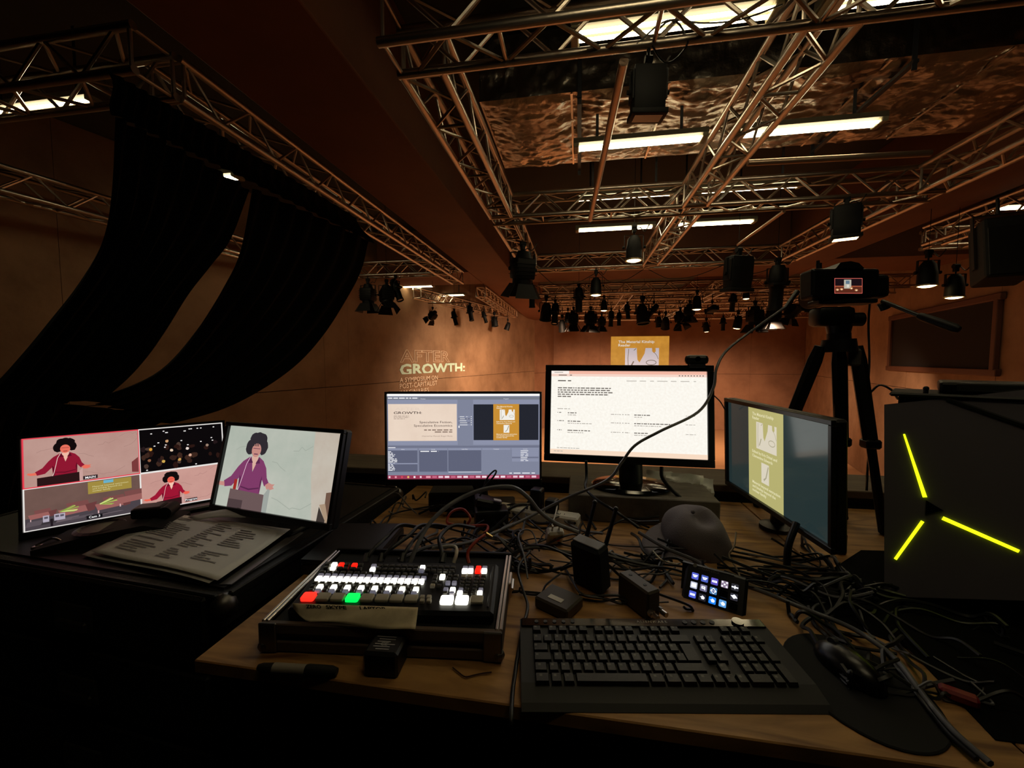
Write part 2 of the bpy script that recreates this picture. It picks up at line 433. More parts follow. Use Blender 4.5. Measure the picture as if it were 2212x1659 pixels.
# ================================================================== STAGE LANTERNS (hang point at the origin, hanging down)
TYS = (YA, YB, YC, 12.6, 13.9, 15.3, 16.8, 18.4, 21.0)
def lens_mat(lit): return mat('lens_lit', 'fff0c8', .3, emit='ffdf9e', es=9.) if lit else mat('lens_dark', '1a1c20', .1, coat=.5)
m_lan = mat('lantern_black', '040404', .6, 0., spec=.2)
m_rim_lit = mat('lantern_rim_lit', '8a7a60', .4, .8)  # rim of lit lanterns only, the lamp's glow put into its colour
def _clamp(t):
    b = MB(); b.box((0, 0, -.035), (.05, .06, .09), ch=.008); b.cyl((-.035, 0, .0), (.035, 0, .0), .034, n=10); b.cyl((0, 0, -.08), (0, 0, -.12), .01, n=8); b.build('clamp', m_lan, t)
def _yoke(t, w, drop):
    b = MB(); b.box((0, 0, -.115), (w, .035, .008)); b.box((-w / 2, 0, -.115 - drop / 2), (.008, .035, drop)); b.box((w / 2, 0, -.115 - drop / 2), (.008, .035, drop))
    for s in (-1, 1): b.cyl((s * w / 2, 0, -.115 - drop * .93), (s * (w / 2 + .03), 0, -.115 - drop * .93), .022, n=8)
    b.build('yoke', m_lan, t)
def lantern(kind, lit, tilt):
    t = thing('stage_lantern', 'x', 'stage light')
    _clamp(t)
    if kind == 'par':
        _yoke(t, .25, .17); z = -.115 - .155
        b = MB(); b.lathe([(0, .15), (.05, .15), (.085, .10), (.105, -.03), (.11, -.17), (.102, -.17), (.098, -.05), (0, -.05)], n=18)
    elif kind == 'fresnel':
        _yoke(t, .33, .22); z = -.115 - .2
        b = MB(); b.box((0, 0, .0), (.27, .27, .27), ch=.03); b.lathe([(0, .22), (.08, .22), (.11, .13)], n=14); b.lathe([(.125, -.13), (.125, -.19), (.11, -.19), (.11, -.13)], n=18)
        for k in range(4): b.box((0, 0, -.07 + k * .045), (.285, .285, .008))
    elif kind == 'profile':
        _yoke(t, .26, .2); z = -.115 - .18
        b = MB(); b.lathe([(0, .22), (.07, .22), (.10, .16), (.115, .02), (.11, -.06), (.085, -.10), (.085, -.34), (.095, -.34), (.095, -.38), (.08, -.38), (.08, -.3), (0, -.3)], n=18)
        b.box((0, 0, -.04), (.2, .26, .05), ch=.01)
    else:   # flood
        _yoke(t, .34, .2); z = -.115 - .19
        b = MB(); b.box((0, 0, .02), (.30, .17, .40), ch=.02); b.box((0, 0, -.2), (.34, .21, .05), ch=.008); b.box((0, .1, .12), (.12, .06, .14), ch=.01)
    body = b.build('body', m_lan, t, smooth=35); body.location = (0, 0, z); body.rotation_euler = (tilt, 0, 0)
    def part(nm, bb, m):
        o = bb.build(nm, m, body); return o
    if kind == 'par': part('lens', MB().lathe([(0, -.205), (.05, -.2), (.085, -.188), (.097, -.17)] if lit else [(0, -.07), (.097, -.075)], n=16), lens_mat(lit)); part('rim', MB().lathe([(.112, -.165), (.118, -.165), (.118, -.185), (.1, -.185), (.1, -.165)], n=16), m_rim_lit if lit else m_lan)
    if kind == 'fresnel':
        part('lens', MB().lathe([(0, -.165), (.1, -.16)], n=16), lens_mat(lit))
        for k in range(4):
            q = MB(); w0_, w1_ = .1, .16
            fr = Matrix.Rotation(k * PI / 2, 4, 'Z') @ Matrix.Translation((0, .13, -.19)) @ Matrix.Rotation(R(28), 4, 'X')
            q.prism([(-w0_, 0), (w0_, 0), (w1_, -.2), (-w1_, -.2)], .006, fr); part('barn_door', q, m_lan)
    if kind == 'profile':
        part('lens', MB().lathe([(0, -.36), (.078, -.362)], n=14), lens_mat(lit))
        for s in (-1, 1): part('shutter_handle', MB().box((s * .13, 0, -.02), (.06, .02, .012)), m_lan)
    if kind == 'flood':
        part('lens', MB().box((0, 0, -.222), (.26, .13, .012)), lens_mat(lit))
        for s in (-1, 1): part('fin_block', MB().box((s * .155, 0, .05), (.02, .14, .26), ch=.004), m_lan)
    q = MB(); q.tube(spline([(0, 0, z + .2), (.08, .05, z + .28), (.14, .02, -.06), (.2, 0, .03)], 6), .007, 6); q.build('lead', m_cable, t)
    return t
def hang(kind, x, y, z, label, tilt=0., rz=0., s=1., lit=False, group='stage lanterns', snap=True):
    for q in TYS:
        if not snap: break
        if abs(y - q) < .3: y = q - TS / 2; break
    else:
        for q in (XL, XM, XR):
            if abs(x - q) < .3: x = q + (TS / 2 if x > q else -TS / 2); break
    t = lantern(kind, lit, tilt)
    t.location = (x, y, z); t.rotation_euler = (0, 0, rz); t.scale = (s,) * 3
    t['label'] = label; t['group'] = group
    near = min(abs(y - q) for q in TYS) < .3 or min(abs(x - q) for q in (XL, XM, XR)) < .25
    top = (ZT if near else ZC) + .0
    if (top - z) > .06:
        b = MB(); b.cyl((0, 0, .02), (0, 0, (top - z) / s), (.012 if near else .004) / s, n=6); b.build('drop_rod', m_lan, t)
    return t
def hangpx(kind, px, Y, label, z=ZT - .03, **k):
    p = atY(px, 775, Y); return hang(kind, p.x, Y, z, label, **k)
hangpx('flood', 1388, 2.745, 'big black lantern hanging under the nearest truss', z=3.17, s=.66, rz=R(8), tilt=R(3), snap=False)
hangpx('fresnel', 1121, 6.75, 'large barndoor lantern hanging at the end of the left truss', z=3.2, s=1.28, rz=R(30), tilt=R(12))
hangpx('profile', 1150, 9.0, 'small black spotlight just below the large barndoor lantern', z=2.93, s=.75, tilt=R(6))
hangpx('par', 1365, 6.15, 'glowing lantern under the mid truss below the last tube light', z=3.2, s=1.05, lit=True)
hangpx('par', 1284, 9.2, 'glowing lantern hanging before the orange cross beam', z=3.16, s=1.1, lit=True)
hangpx('flood', 1588, 7.3, 'tall black floodlight hanging left of the camera', z=3.1, s=1.3, tilt=R(4), rz=R(20))
hangpx('profile', 1672, 7.6, 'tall black spotlight between floodlight and camera', z=2.98, s=1.25, tilt=R(5))
hangpx('flood', 1812, 5.6, 'black lantern with a glowing slot above the camera', s=.9, lit=True, rz=R(-20))
hangpx('par', 1992, 7.3, 'glowing lantern in the right bay near the camera', z=2.95, s=1.15, lit=True)
hangpx('par', 2052, 7.3, 'lower glowing lantern at right, beside the dark loudspeaker', z=2.72, s=1.05, lit=True)
hangpx('fresnel', 799, 8.9, 'square shouldered lantern at the left beside the drape', z=3.15, s=1.1, tilt=R(0))
hangpx('fresnel', 838, 8.7, 'lantern with open barndoors right of the drape', z=3.08, s=1.05, tilt=R(-14), rz=R(40))
hangpx('profile', 862, 9.0, 'slim tilted spotlight crossing the left bay truss', z=3.22, s=.9, tilt=R(-25), rz=R(70))
row = [('fresnel', 936, 11.5, 2.82, .72, 50), ('profile', 982, 12.0, 2.82, .72, -14), ('profile', 1016, 13.5, 3.2, .9, -14), ('profile', 1046, 14.5, 3.1, .72, -18), ('par', 1068, 14.5, 2.98, 1.1, -8), ('par', 1100, 17, 2.95, 1., 20)]
for i, (k, px, Y, z, s, tl) in enumerate(row):
    hangpx(k, px, Y, 'small lantern over the lettered wall, %s of its line from the left' % ORD[i], z=z, s=s, tilt=R(tl), rz=R(90 if i % 2 else 60), group='lanterns over the lettered wall')
far = [('par', 1180, 12.6, 3.2, 1.6, 20, 0), ('profile', 1200, 12.8, 3.08, 1.1, -16, 0), ('par', 1214, 15.3, 2.9, 1.3, 15, 0), ('fresnel', 1238, 13.6, 3.0, 1.15, 5, 0), ('profile', 1249, 10.2, 3.13, 1.0, 0, 0), ('fresnel', 1275, 13.6, 3.0, 1.2, 6, 0),
       ('profile', 1318, 15.3, 3.12, .95, 8, 0), ('profile', 1335, 15.3, 3.05, .8, 0, 0), ('par', 1384, 12.6, 3.1, 1.7, -12, 0), ('par', 1388, 15.0, 3.0, 1.1, 25, 1), ('profile', 1408, 12.6, 2.98, .8, 42, 0), ('par', 1303, 12.0, 3.1, .9, 0, 1),
       ('par', 1434, 15.3, 2.95, 1.3, 30, 0), ('fresnel', 1462, 15.5, 3.1, 1.1, -18, 0), ('par', 1502, 11.8, 3.15, 1.1, 0, 1), ('par', 1521, 18.4, 3.0, 1.2, 10, 1), ('flood', 1540, 13.0, 3.02, .8, 75, 0), ('profile', 1557, 18.4, 3.1, .9, 0, 0),
       ('par', 1588, 15.3, 2.95, 1.3, 10, 1), ('fresnel', 1620, 14.0, 3.08, 1.4, 0, 0), ('par', 1640, 15.3, 2.9, 1., 30, 1), ('fresnel', 1668, 13.2, 3.0, 1.2, 0, 0), ('profile', 1722, 12.6, 3.05, 1.0, 45, 0), ('par', 1607, 12.0, 3.3, .8, 0, 1),
       ('par', 1226, 15.3, 3.15, 1.1, 0, 0), ('fresnel', 1298, 16.8, 3.1, 1.0, 10, 0), ('profile', 1352, 13.9, 3.15, .8, -10, 0), ('par', 1420, 16.8, 3.1, 1.2, 12, 0), ('fresnel', 1484, 13.9, 3.15, 1.0, 0, 0), ('profile', 1575, 12.6, 3.2, .8, 10, 0), ('par', 1652, 16.8, 3.15, 1.2, 0, 0), ('fresnel', 1700, 13.9, 3.1, 1.1, 15, 0), ('par', 1740, 12.6, 3.15, 1.2, 0, 0)]
far.sort(key=lambda q: q[1])
for i, (k, px, Y, z, s, tl, lit) in enumerate(far):
    hangpx(k, px, Y, '%s lantern of the crowded far stage rig, %s from the left' % ('glowing' if lit else 'dark', ORD[i] if i else 'first'), z=z, s=s, tilt=R(tl), rz=R(random.uniform(-50, 50)), lit=bool(lit), group='lanterns of the far stage rig')
# loudspeaker hanging at the right edge
p = atY(2160, 545, 5.2)
t = thing('loudspeaker', 'dark bulky loudspeaker hanging at the right edge of the picture', 'speaker', p, (R(-12), 0, R(-20)))
b = MB(); b.box((0, 0, 0), (.36, .36, .66), ch=.03); b.build('cabinet', m_blackm, t)
b = MB(); b.box((0, -.185, -.05), (.31, .012, .52), ch=.004); b.build('grille', m_black, t)
b = MB(); b.box((-.2, 0, .12), (.012, .06, .6)); b.box((.2, 0, .12), (.012, .06, .6)); b.box((0, 0, .42), (.41, .06, .012)); b.cyl((0, 0, .42), (0, 0, .62), .015); b.build('bracket', m_black, t)
p = atY(2040, 636, 5.1)
# coiled lead on the nearest truss
q = atY(1447, 90, 2.74)
b = MB(); b.tube([q + Vector((.105 * math.cos(a), .02 * math.sin(3 * a), .105 * math.sin(a) * 1.05)) for a in [k * PI / 12 for k in range(0, 61)]], .006, 6)
tag(b.build('coiled_lead', m_cable), 'coil of black lead hanging from the nearest truss', 'cable')
b = MB(); b.tube(spline([atY(1375, 95, 2.72), atY(1440, 45, 2.7), atY(1520, 50, 2.72), atY(1600, 42, 2.72), atY(1690, 10, 2.74)], 8), .005, 6)
tag(b.build('lighting_lead', m_cable), 'thin lead strung along the nearest truss', 'cable')
for i, (a, c, sag) in enumerate((((1165, 588), (1290, 588), 26), ((1290, 586), (1390, 582), 22), ((1400, 582), (1560, 574), 20), ((1580, 574), (1690, 568), 16))):
    P0, P1 = atY(*a, YC + .05), atY(*c, YC + .05)
    b = MB(); b.tube(spline([P0, P0.lerp(P1, .3) - Vector((0, 0, sag * .011)), P0.lerp(P1, .65) - Vector((0, 0, sag * .009)), P1], 8), .008, 6)
    tag(b.build('lighting_lead', m_cable), 'sagging lead below the truss by the cross beam, %s from the left' % (ORD[i] if i else 'first'), 'cable', 'sagging leads')
# ================================================================== STAGE LIGHT (lamps inside the far rig, pointing away from the booth at the stage, plus one added for the left wall)
def spot(p, target, watts, deg=95, blend=.7, col=(1., .64, .40), r=.12):
    l = bpy.data.lights.new('hall_spot', 'SPOT'); l.energy = watts; l.spot_size = R(deg); l.spot_blend = blend; l.color = col; l.shadow_soft_size = r
    o = bpy.data.objects.new('hall_spot', l); COL.objects.link(o); o.location = p
    o.rotation_euler = (Vector(target) - Vector(p)).to_track_quat('-Z', 'Y').to_euler()
    return o
for x in (-.3, 2.6, 5.6, 8.8):
    spot((x, 15.6, 2.35), (x, 23.4, -3.4), STAGE_W * 2.1, 80)
for x in (.2, 3.4, 7.):
    spot((x, 18.7, 2.3), (x, 25.5, -3.2), STAGE_W * .8, 85)
spot((-.6, 13.0, 2.3), (-4.6, 15.5, -.6), STAGE_W * 1.7, 110, .9, (1., .70, .46))  # bare spot added to brighten the left wall, held by no lantern
for x, y, tx, ty in ((-.6, 13.1, -3.0, 21.), (.3, 12.9, 1, 15.5), (5.5, 12.9, 9, 16)):
    spot((x, y, 2.3), (tx, ty, -2.8), STAGE_W * 2.6, 100)

# ================================================================== FLAT PICTURES (print, projection, screens)
class Pic:
    """flat artwork; u to the right, v downwards, both 0..1; every shape lies a hair in front of the one before"""
    def __init__(s, w, h, step=2.5e-5): s.w, s.h, s.b, s.mats, s.k, s.step, s.hold = w, h, MB(), [], 0, step, False
    def _m(s, m):
        if m not in s.mats: s.mats.append(m)
        if not s.hold: s.k += 1
        return s.mats.index(m)
    def P(s, u, v): return Vector(((u - .5) * s.w, -s.step * s.k, (.5 - v) * s.h))
    def poly(s, pts, m):
        i = s._m(m); s.b.add([s.P(*p) for p in pts], [tuple(range(len(pts)))], i)
        a = sum(p[0] * q[1] - q[0] * p[1] for p, q in zip(pts, pts[1:] + pts[:1]))
        if a > 0: s.b.f[-1] = s.b.f[-1][::-1]
    def rect(s, u0, v0, u1, v1, m): s.poly([(u0, v0), (u1, v0), (u1, v1), (u0, v1)], m)
    def ell(s, cx, cy, rx, ry, m, n=20, jag=0.):
        rnd = random.Random(int(cx * 999 + cy * 77)); s.poly([(cx + rx * (1 + rnd.uniform(-jag, jag)) * math.cos(2 * PI * k / n), cy + ry * (1 + rnd.uniform(-jag, jag)) * math.sin(2 * PI * k / n)) for k in range(n)], m)
    def line(s, pts, th, m):
        asp = s.w / s.h; s.k += 1; s.hold = True
        for (a, c), (d, e) in zip(pts, pts[1:]):
            dx, dy = (d - a) * asp, e - c; L = math.hypot(dx, dy) or 1; nx, ny = -dy / L * th / asp, dx / L * th
            s.poly([(a + nx, c + ny), (d + nx, e + ny), (d - nx, e - ny), (a - nx, c - ny)], m)
        s.hold = False
    def text(s, body, u, v, hfrac, m, align='LEFT', bold=0., width=None):
        """v is the base line; hfrac the cap height as a share of the picture's height; width the line's width as a share of its width"""
        size = hfrac * s.h / .7; vs, fs = text_geo(body, size, 'LEFT', bold * size)
        if not vs: return
        x0, x1 = min(p.x for p in vs), max(p.x for p in vs); sx = width * s.w / (x1 - x0) if width else 1
        tw = (x1 - x0) * sx; off = {'LEFT': 0, 'CENTER': -tw / 2, 'RIGHT': -tw}[align]
        i = s._m(m); o = s.P(u, v)
        s.b.add([Vector((o.x + off + (p.x - x0) * sx, o.y, o.z + p.y)) for p in vs], fs, i)
    def bars(s, u, v, widths, hh, gap, m, right=False, words=.02):
        """a paragraph too small to read"""
        rnd = random.Random(int(u * 1000 + v * 500)); s.k += 1; s.hold = True
        for k, wd in enumerate(widths):
            y = v + k * gap; x = 0.
            while x < wd:
                l = min(wd - x, rnd.uniform(.35, 1.3) * words)
                a = u + x - (wd if right else 0); s.rect(a, y, a + l, y + hh, m); x += l + words * .22
        s.hold = False
    def build(s, name, parent, loc=(0, 0, 0), rot=(0, 0, 0)):
        o = s.b.build(name, s.mats, parent); o.location = loc; o.rotation_euler = rot; return o
def cover(pic, u0, v0, u1, v1, bg, fg, panel, ink, blank=False):
    """the yellow book cover shown on the wall and on two monitors"""
    X = lambda a: u0 + a * (u1 - u0); Yv = lambda a: v0 + a * (v1 - v0); H = v1 - v0; W = u1 - u0
    pic.rect(u0, v0, u1, v1, bg)
    pic.text('The Material Kinship', X(.13), Yv(.085), .033 * H, fg, bold=.02, width=.62 * W)
    pic.text('Reader', X(.13), Yv(.128), .033 * H, fg, bold=.02, width=.21 * W)
    pic.rect(X(.25), Yv(.15), X(.83), Yv(.44), panel)
    q = lambda l: [(X(a), Yv(c)) for a, c in l]
    pic.poly(q([(.45, .15), (.6, .15), (.585, .22), (.5, .335), (.465, .3), (.455, .22)]), bg)
    pic.poly(q([(.71, .15), (.77, .15), (.775, .195), (.745, .215), (.715, .195)]), bg)
    pic.line(q([(.31, .16), (.30, .28), (.31, .42)]), .004 * H, ink); pic.line(q([(.345, .4), (.4, .32)]), .008 * H, ink)
    pic.line(q([(.74, .2), (.79, .24), (.82, .29)]), .003 * H, ink); pic.line(q([(.4, .18), (.44, .155)]), .004 * H, ink)
    n = 20; pic.line([(X(.70 + .085 * math.cos(2 * PI * k / n)), Yv(.335 + .03 * math.sin(2 * PI * k / n))) for k in range(n + 1)], .004 * H, ink)
    for k, (l, wd) in enumerate((('Edited by Kris Dittel and', .72), ('Clementine Edwards', .6))): pic.text(l, X(.12), Yv(.50 + k * .048), .03 * H, fg, bold=.02, width=wd * W)
    pic.rect(X(.4), Yv(.575), X(.62), Yv(.79), panel)
    pic.poly(q([(.59, .59), (.61, .6), (.55, .72), (.48, .765), (.46, .745), (.52, .72)]), ink)
    for k, (l, wd) in enumerate((('Material beyond extraction', .8), ('and kinship beyond the', .68), ('nuclear family', .42))): pic.text(l, X(.12), Yv(.845 + k * .045), .03 * H, fg, bold=.02, width=wd * W)

# projection on the back wall
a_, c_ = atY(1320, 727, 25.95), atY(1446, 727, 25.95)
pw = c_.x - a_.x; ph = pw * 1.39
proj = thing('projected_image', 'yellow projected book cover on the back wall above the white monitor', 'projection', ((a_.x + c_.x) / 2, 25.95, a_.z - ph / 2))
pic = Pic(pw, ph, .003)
PE = .95  # projector light is put into the picture as its own glow
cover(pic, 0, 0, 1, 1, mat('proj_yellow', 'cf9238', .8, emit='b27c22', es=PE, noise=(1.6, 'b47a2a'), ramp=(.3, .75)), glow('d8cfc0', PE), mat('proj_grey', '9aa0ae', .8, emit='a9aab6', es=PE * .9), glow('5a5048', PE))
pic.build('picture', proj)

# wall lettering
lp0 = Vector((*LW0, 0)); ln = Vector((FLW[0][1], FLW[1][1], 0)); LI = FLW.inverted()
wl = thing('wall_lettering', 'big pale lettering about growth on the left wall', 'sign'); wl.matrix_world = FLW; FR[wl.name] = FLW
def wall_text(body, x0, ytop, x1, ybot, m, name, outline=0., bold=0., cut=0.):
    p = LI @ atPlane(x0, ybot, lp0, ln); q = LI @ atPlane(x1, ybot, lp0, ln); r = LI @ atPlane(x0, ytop, lp0, ln)
    Hh = r.z - p.z; vs, fs = text_geo(body, 1., 'LEFT', bold, outline)
    xs = [v.x for v in vs]; ys = [v.y for v in vs]; ax, bx, ay, by = min(xs), max(xs), min(ys), max(ys)
    b = MB(); b.add([Vector((p.x + (v.x - ax) / (bx - ax) * (q.x - p.x), .012 + v.z * .5, p.z + (v.y - ay) / (by - ay) * Hh)) for v in vs], fs)
    o = b.build(name, m, wl)
    if cut:
        bm = bmesh.new(); bm.from_mesh(o.data)
        bmesh.ops.bisect_plane(bm, geom=bm.verts[:] + bm.edges[:] + bm.faces[:], plane_co=(0, 0, p.z + Hh * cut), plane_no=(.0, 0, -1), clear_outer=True)
        bm.to_mesh(o.data); bm.free()
    return o
m_mint = mat('mint_paint', 'c9e6d2', .7); m_pale = mat('pale_paint', 'f0d8be', .7)
wall_text('AFTER', 863, 755, 971, 783, m_pale, 'letters', outline=.012, bold=.01)
wall_text('GROWTH:', 863, 786, 1004, 812, m_mint, 'letters', bold=.035, cut=.12)
wall_text('A SYMPOSIUM ON', 863, 816, 945, 826.5, m_pale, 'letters')
wall_text('POST-CAPITALIST', 863, 829, 944, 840, m_pale, 'letters')
wall_text('IMAGINARIES', 863, 844, 926, 855, m_pale, 'letters')

# ================================================================== BLACK DRAPES at the left, hung along the truss and tied back towards the booth
m_drape = mat('drape_black', '030303', .95, spec=.1)
XD = -2.96
def drape(left, right, name, label, folds=7, amp=.05, nu=44, nv=36, tie=True):
    def curve(pts):
        s = spline([Vector((x, y, 0)) for x, y in pts], 10); L = [0]
        for a, c in zip(s, s[1:]): L.append(L[-1] + (c - a).length)
        def f(t):
            d = t * L[-1]
            for k in range(len(s) - 1):
                if L[k + 1] >= d: return s[k].lerp(s[k + 1], (d - L[k]) / max(1e-6, L[k + 1] - L[k]))
            return s[-1]
        return f
    fl, fr_ = curve(left), curve(right); b = MB()
    def P(i, j):
        u, t = i / (nu - 1), j / (nv - 1); q = fl(t).lerp(fr_(t), u)
        p = atX(q.x, q.y, XD); p.x += amp * math.sin(u * folds * 2 * PI + 1.5 * math.sin(t * 2)) * (.6 + .4 * t) + .03 * math.sin(5 * t + 3 * u)
        return p
    b.grid(P, nu, nv); o = b.build(name, m_drape, smooth=60)
    md = o.modifiers.new('thickness', 'SOLIDIFY'); md.thickness = .004
    return tag(o, label, 'curtain', 'black drapes')
drape([(250, 254), (228, 420), (205, 520), (160, 610), (105, 690), (50, 765), (-10, 835), (-90, 900)], [(538, 410), (500, 515), (455, 575), (405, 635), (355, 705), (310, 762), (262, 812), (205, 860)], 'drape', 'left black drape swept down towards the quad view monitor')
drape([(545, 408), (508, 545), (470, 620), (425, 695), (378, 765), (335, 806), (270, 838), (190, 862)], [(795, 520), (780, 585), (748, 648), (700, 722), (640, 786), (560, 840), (465, 884), (350, 915)], 'drape', 'right black drape curving down to a point behind the monitors')
drape([(-120, 845), (-120, 1000), (-120, 1250)], [(372, 898), (210, 1010), (150, 1250)], 'drape', 'gathered tail of the drapes hanging behind the quad view monitor', folds=9)
drape([(228, 150), (240, 240)], [(768, 470), (802, 526)], 'drape_heading', 'black heading band of the drapes tied under the left truss', folds=22, amp=.02, nv=8, nu=120)
# ================================================================== DESK
ZD = .75
def plywood():
    m = bpy.data.materials.new('plywood'); m.use_nodes = True; nt = m.node_tree; bs = nt.nodes['Principled BSDF']
    tc = nt.nodes.new('ShaderNodeTexCoord'); mp = nt.nodes.new('ShaderNodeMapping'); mp.inputs['Scale'].default_value = (1.6, 9, 4)
    nt.links.new(tc.outputs['Object'], mp.inputs[0])
    n = nt.nodes.new('ShaderNodeTexNoise'); n.inputs['Scale'].default_value = 2.2; n.inputs['Detail'].default_value = 8; n.inputs['Distortion'].default_value = 1.6
    nt.links.new(mp.outputs[0], n.inputs['Vector'])
    r = nt.nodes.new('ShaderNodeValToRGB'); e = r.color_ramp.elements
    e[0].position = .3; e[0].color = (*lin('6b4522'), 1); e[1].position = .68; e[1].color = (*lin('b98a50'), 1)
    k = e.new(.5); k.color = (*lin('a07440'), 1)
    nt.links.new(n.outputs['Fac'], r.inputs[0])
    v = nt.nodes.new('ShaderNodeTexVoronoi'); v.inputs['Scale'].default_value = 3.1; nt.links.new(tc.outputs['Object'], v.inputs['Vector'])
    mr = nt.nodes.new('ShaderNodeMapRange'); mr.inputs[1].default_value = .02; mr.inputs[2].default_value = .055; nt.links.new(v.outputs['Distance'], mr.inputs[0])
    mx = nt.nodes.new('ShaderNodeMix'); mx.data_type = 'RGBA'; mx.inputs[6].default_value = (*lin('3a2412'), 1)
    nt.links.new(mr.outputs[0], mx.inputs[0]); nt.links.new(r.outputs[0], mx.inputs[7]); nt.links.new(mx.outputs[2], bs.inputs['Base Color'])
    bs.inputs['Roughness'].default_value = .55
    bp = nt.nodes.new('ShaderNodeBump'); bp.inputs['Strength'].default_value = .12; nt.links.new(n.outputs['Fac'], bp.inputs['Height']); nt.links.new(bp.outputs[0], bs.inputs['Normal'])
    return m
m_ply = plywood(); m_plyedge = mat('plywood_edge', '4a301a', .8, noise=(40, '2c1c0f'), stretch=(1, 1, 30))
desk = thing('plywood_desk', 'long plywood control desk covered in cables and screens', 'desk', (-.69, .60, 0))
for x0, x1 in ((-.69, .62), (.623, 1.75)):
    b = MB(); b.box(((x0 + x1) / 2, 1.12, ZD - .0125), (x1 - x0, 1.04, .025), ch=.002); b.build('top_board', m_ply, desk, world=True)
b = MB(); b.box((.53, .68, ZD - .075), (2.3, .03, .1)); b.build('front_rail', m_plyedge, desk, world=True)
for x in (-.62, .5, 1.65):
    for y in (.7, 1.55): b = MB(); b.box((x, y, .3625), (.07, .07, .725), ch=.004); b.build('leg', m_plyedge, desk, world=True)

# flight case standing at the left of the desk
ZK = .785
ck = Vector((-.757, .729, 0))
case = thing('flight_case', 'black flight case with metal edges under the two left monitors', 'case', ck, (0, 0, R(-4)))
m_case = mat('case_laminate', '0d0c0c', .6, bump=(120, .15)); m_edge = mat('case_edge', '6a6764', .38, .9)
CWd, CDp = 1.15, .78
b = MB(); b.box((-CWd / 2, CDp / 2, .355), (CWd - .02, CDp - .02, .71), ch=.004); b.build('body', m_case, case)
b = MB(); b.box((-CWd / 2, CDp / 2, ZK - .04), (CWd, CDp, .07), ch=.006); b.build('top_rim', m_case, case)
b = MB(); b.box((-CWd / 2, CDp / 2, ZK - .003), (CWd - .06, CDp - .06, .006)); b.build('top_sheet', mat('case_top', '141312', .5), case)
for y in (.004, CDp - .004): b = MB(); b.box((-CWd / 2, y, ZK - .012), (CWd - .04, .012, .024), ch=.003); b.build('edge_strip', m_edge if y > .1 else m_black, case)
for x in (-.004, -CWd + .004): b = MB(); b.box((x, CDp / 2, ZK - .012), (.012, CDp - .04, .024), ch=.003); b.build('edge_strip', m_black, case)
for z in (.69, .64, .60): b = MB(); b.box((.002, CDp / 2, z), (.014, CDp - .03, .012), ch=.003); b.build('side_rail', m_black, case)
for z in (.70, .52, .34): b = MB(); b.box((-CWd / 2, -.004, z), (CWd - .08, .014, .16), ch=.006); d_ = b.build('drawer', m_case, case); b = MB(); b.box((-.42, -.02, z - .03), (.1, .02, .03), ch=.006); b.box((-.42, -.022, z - .01), (.12, .006, .06)); b.build('latch', m_edge, d_)
for x in (0, -CWd):
    for y in (0, CDp): b = MB(); b.ball((x + (-.015 if x == 0 else .015), y + (.015 if y == 0 else -.015), ZK - .03), .028, 10, 6); b.build('ball_corner', m_edge, case, smooth=60)
fr_strip = [atZ(474, 1262, ZK + .002), atZ(640, 1146, ZK + .002), atZ(655, 1150, ZK + .002), atZ(500, 1262, ZK + .002)]
b = MB(); b.add([p for p in fr_strip] + [p - Vector((0, 0, .002)) for p in fr_strip], [(0, 1, 2, 3), (0, 4, 5, 1), (1, 5, 6, 2), (2, 6, 7, 3), (3, 7, 4, 0)]); b.build('metal_strip', mat('strip_alu', '8c8782', .4, .8), case, world=True)

# printed sheets lying on the case
m_paper = mat('paper', 'dcd8d2', .7); m_print = mat('print_grey', '8a8682', .8)
def sheet(c, z, label, text=False, curl=None, under=0.):
    """c: four photo corners back, right, front, left with their heights"""
    P4 = [atZ(x, y, h + z) for x, y, h in c]; b = MB(); N = 16
    def S(u, v): 
        p = P4[0].lerp(P4[1], u).lerp(P4[3].lerp(P4[2], u), v)
        p.z += .006 * math.sin(u * 5 + 1) * math.sin(v * 4) + (curl * max(0, u - .25) ** 2 * max(0, .42 - v) ** 2 * 40 if curl else 0) + .0015
        return p
    b.grid(lambda i, j: S(i / (N - 1), j / (N - 1)), N, N, flip=True)
    t = thing('paper_sheet', label, 'paper', P4[3], group='loose papers')
    o = b.build('page', m_paper, t, world=True, smooth=60); md = o.modifiers.new('thickness', 'SOLIDIFY'); md.thickness = .0006
    if text:
        b = MB(); rnd = random.Random(3)
        for k in range(20):
            v = .1 + k * .04
            for u, l in ((.10, rnd.uniform(.12, .26)), (.44, rnd.uniform(.05, .16)), (.66, rnd.uniform(.06, .2))):
                if rnd.random() < .2: continue
                pts = [S(u + l * i / 4, v + dv) + Vector((0, 0, .0016)) for dv in (0, .016) for i in range(5)]
                b.add(pts, [(i + 5, i + 6, i + 1, i) for i in range(4)])
        b.build('printing', m_print, t, world=True)
sheet([(352, 1124, .01), (625, 1146, .012), (452, 1262, .004), (176, 1196, .01)], ZK, 'lower printed sheet on the flight case before the left monitors')
sheet([(385, 1112, .03), (627, 1144, .022), (470, 1256, .010), (196, 1188, .022)], ZK, 'top printed sheet with a curled corner on the flight case', text=True, curl=.0)
cc = [atZ(405, 1117, ZK + .034), atZ(548, 1091, ZK + .075), atZ(530, 1116, ZK + .05), atZ(425, 1124, ZK + .032)]
b = MB(); b.grid(lambda i, j: cc[0].lerp(cc[1], i / 8).lerp(cc[3].lerp(cc[2], i / 8), j / 3) + Vector((0, 0, .004 * math.sin(i * .5))), 9, 4)
o = b.build('paper_sheet', m_paper, smooth=60); o.modifiers.new('thickness', 'SOLIDIFY').thickness = .0006
tag(o, 'turned up corner of a sheet poking in front of the speaker monitor', 'paper', 'loose papers')

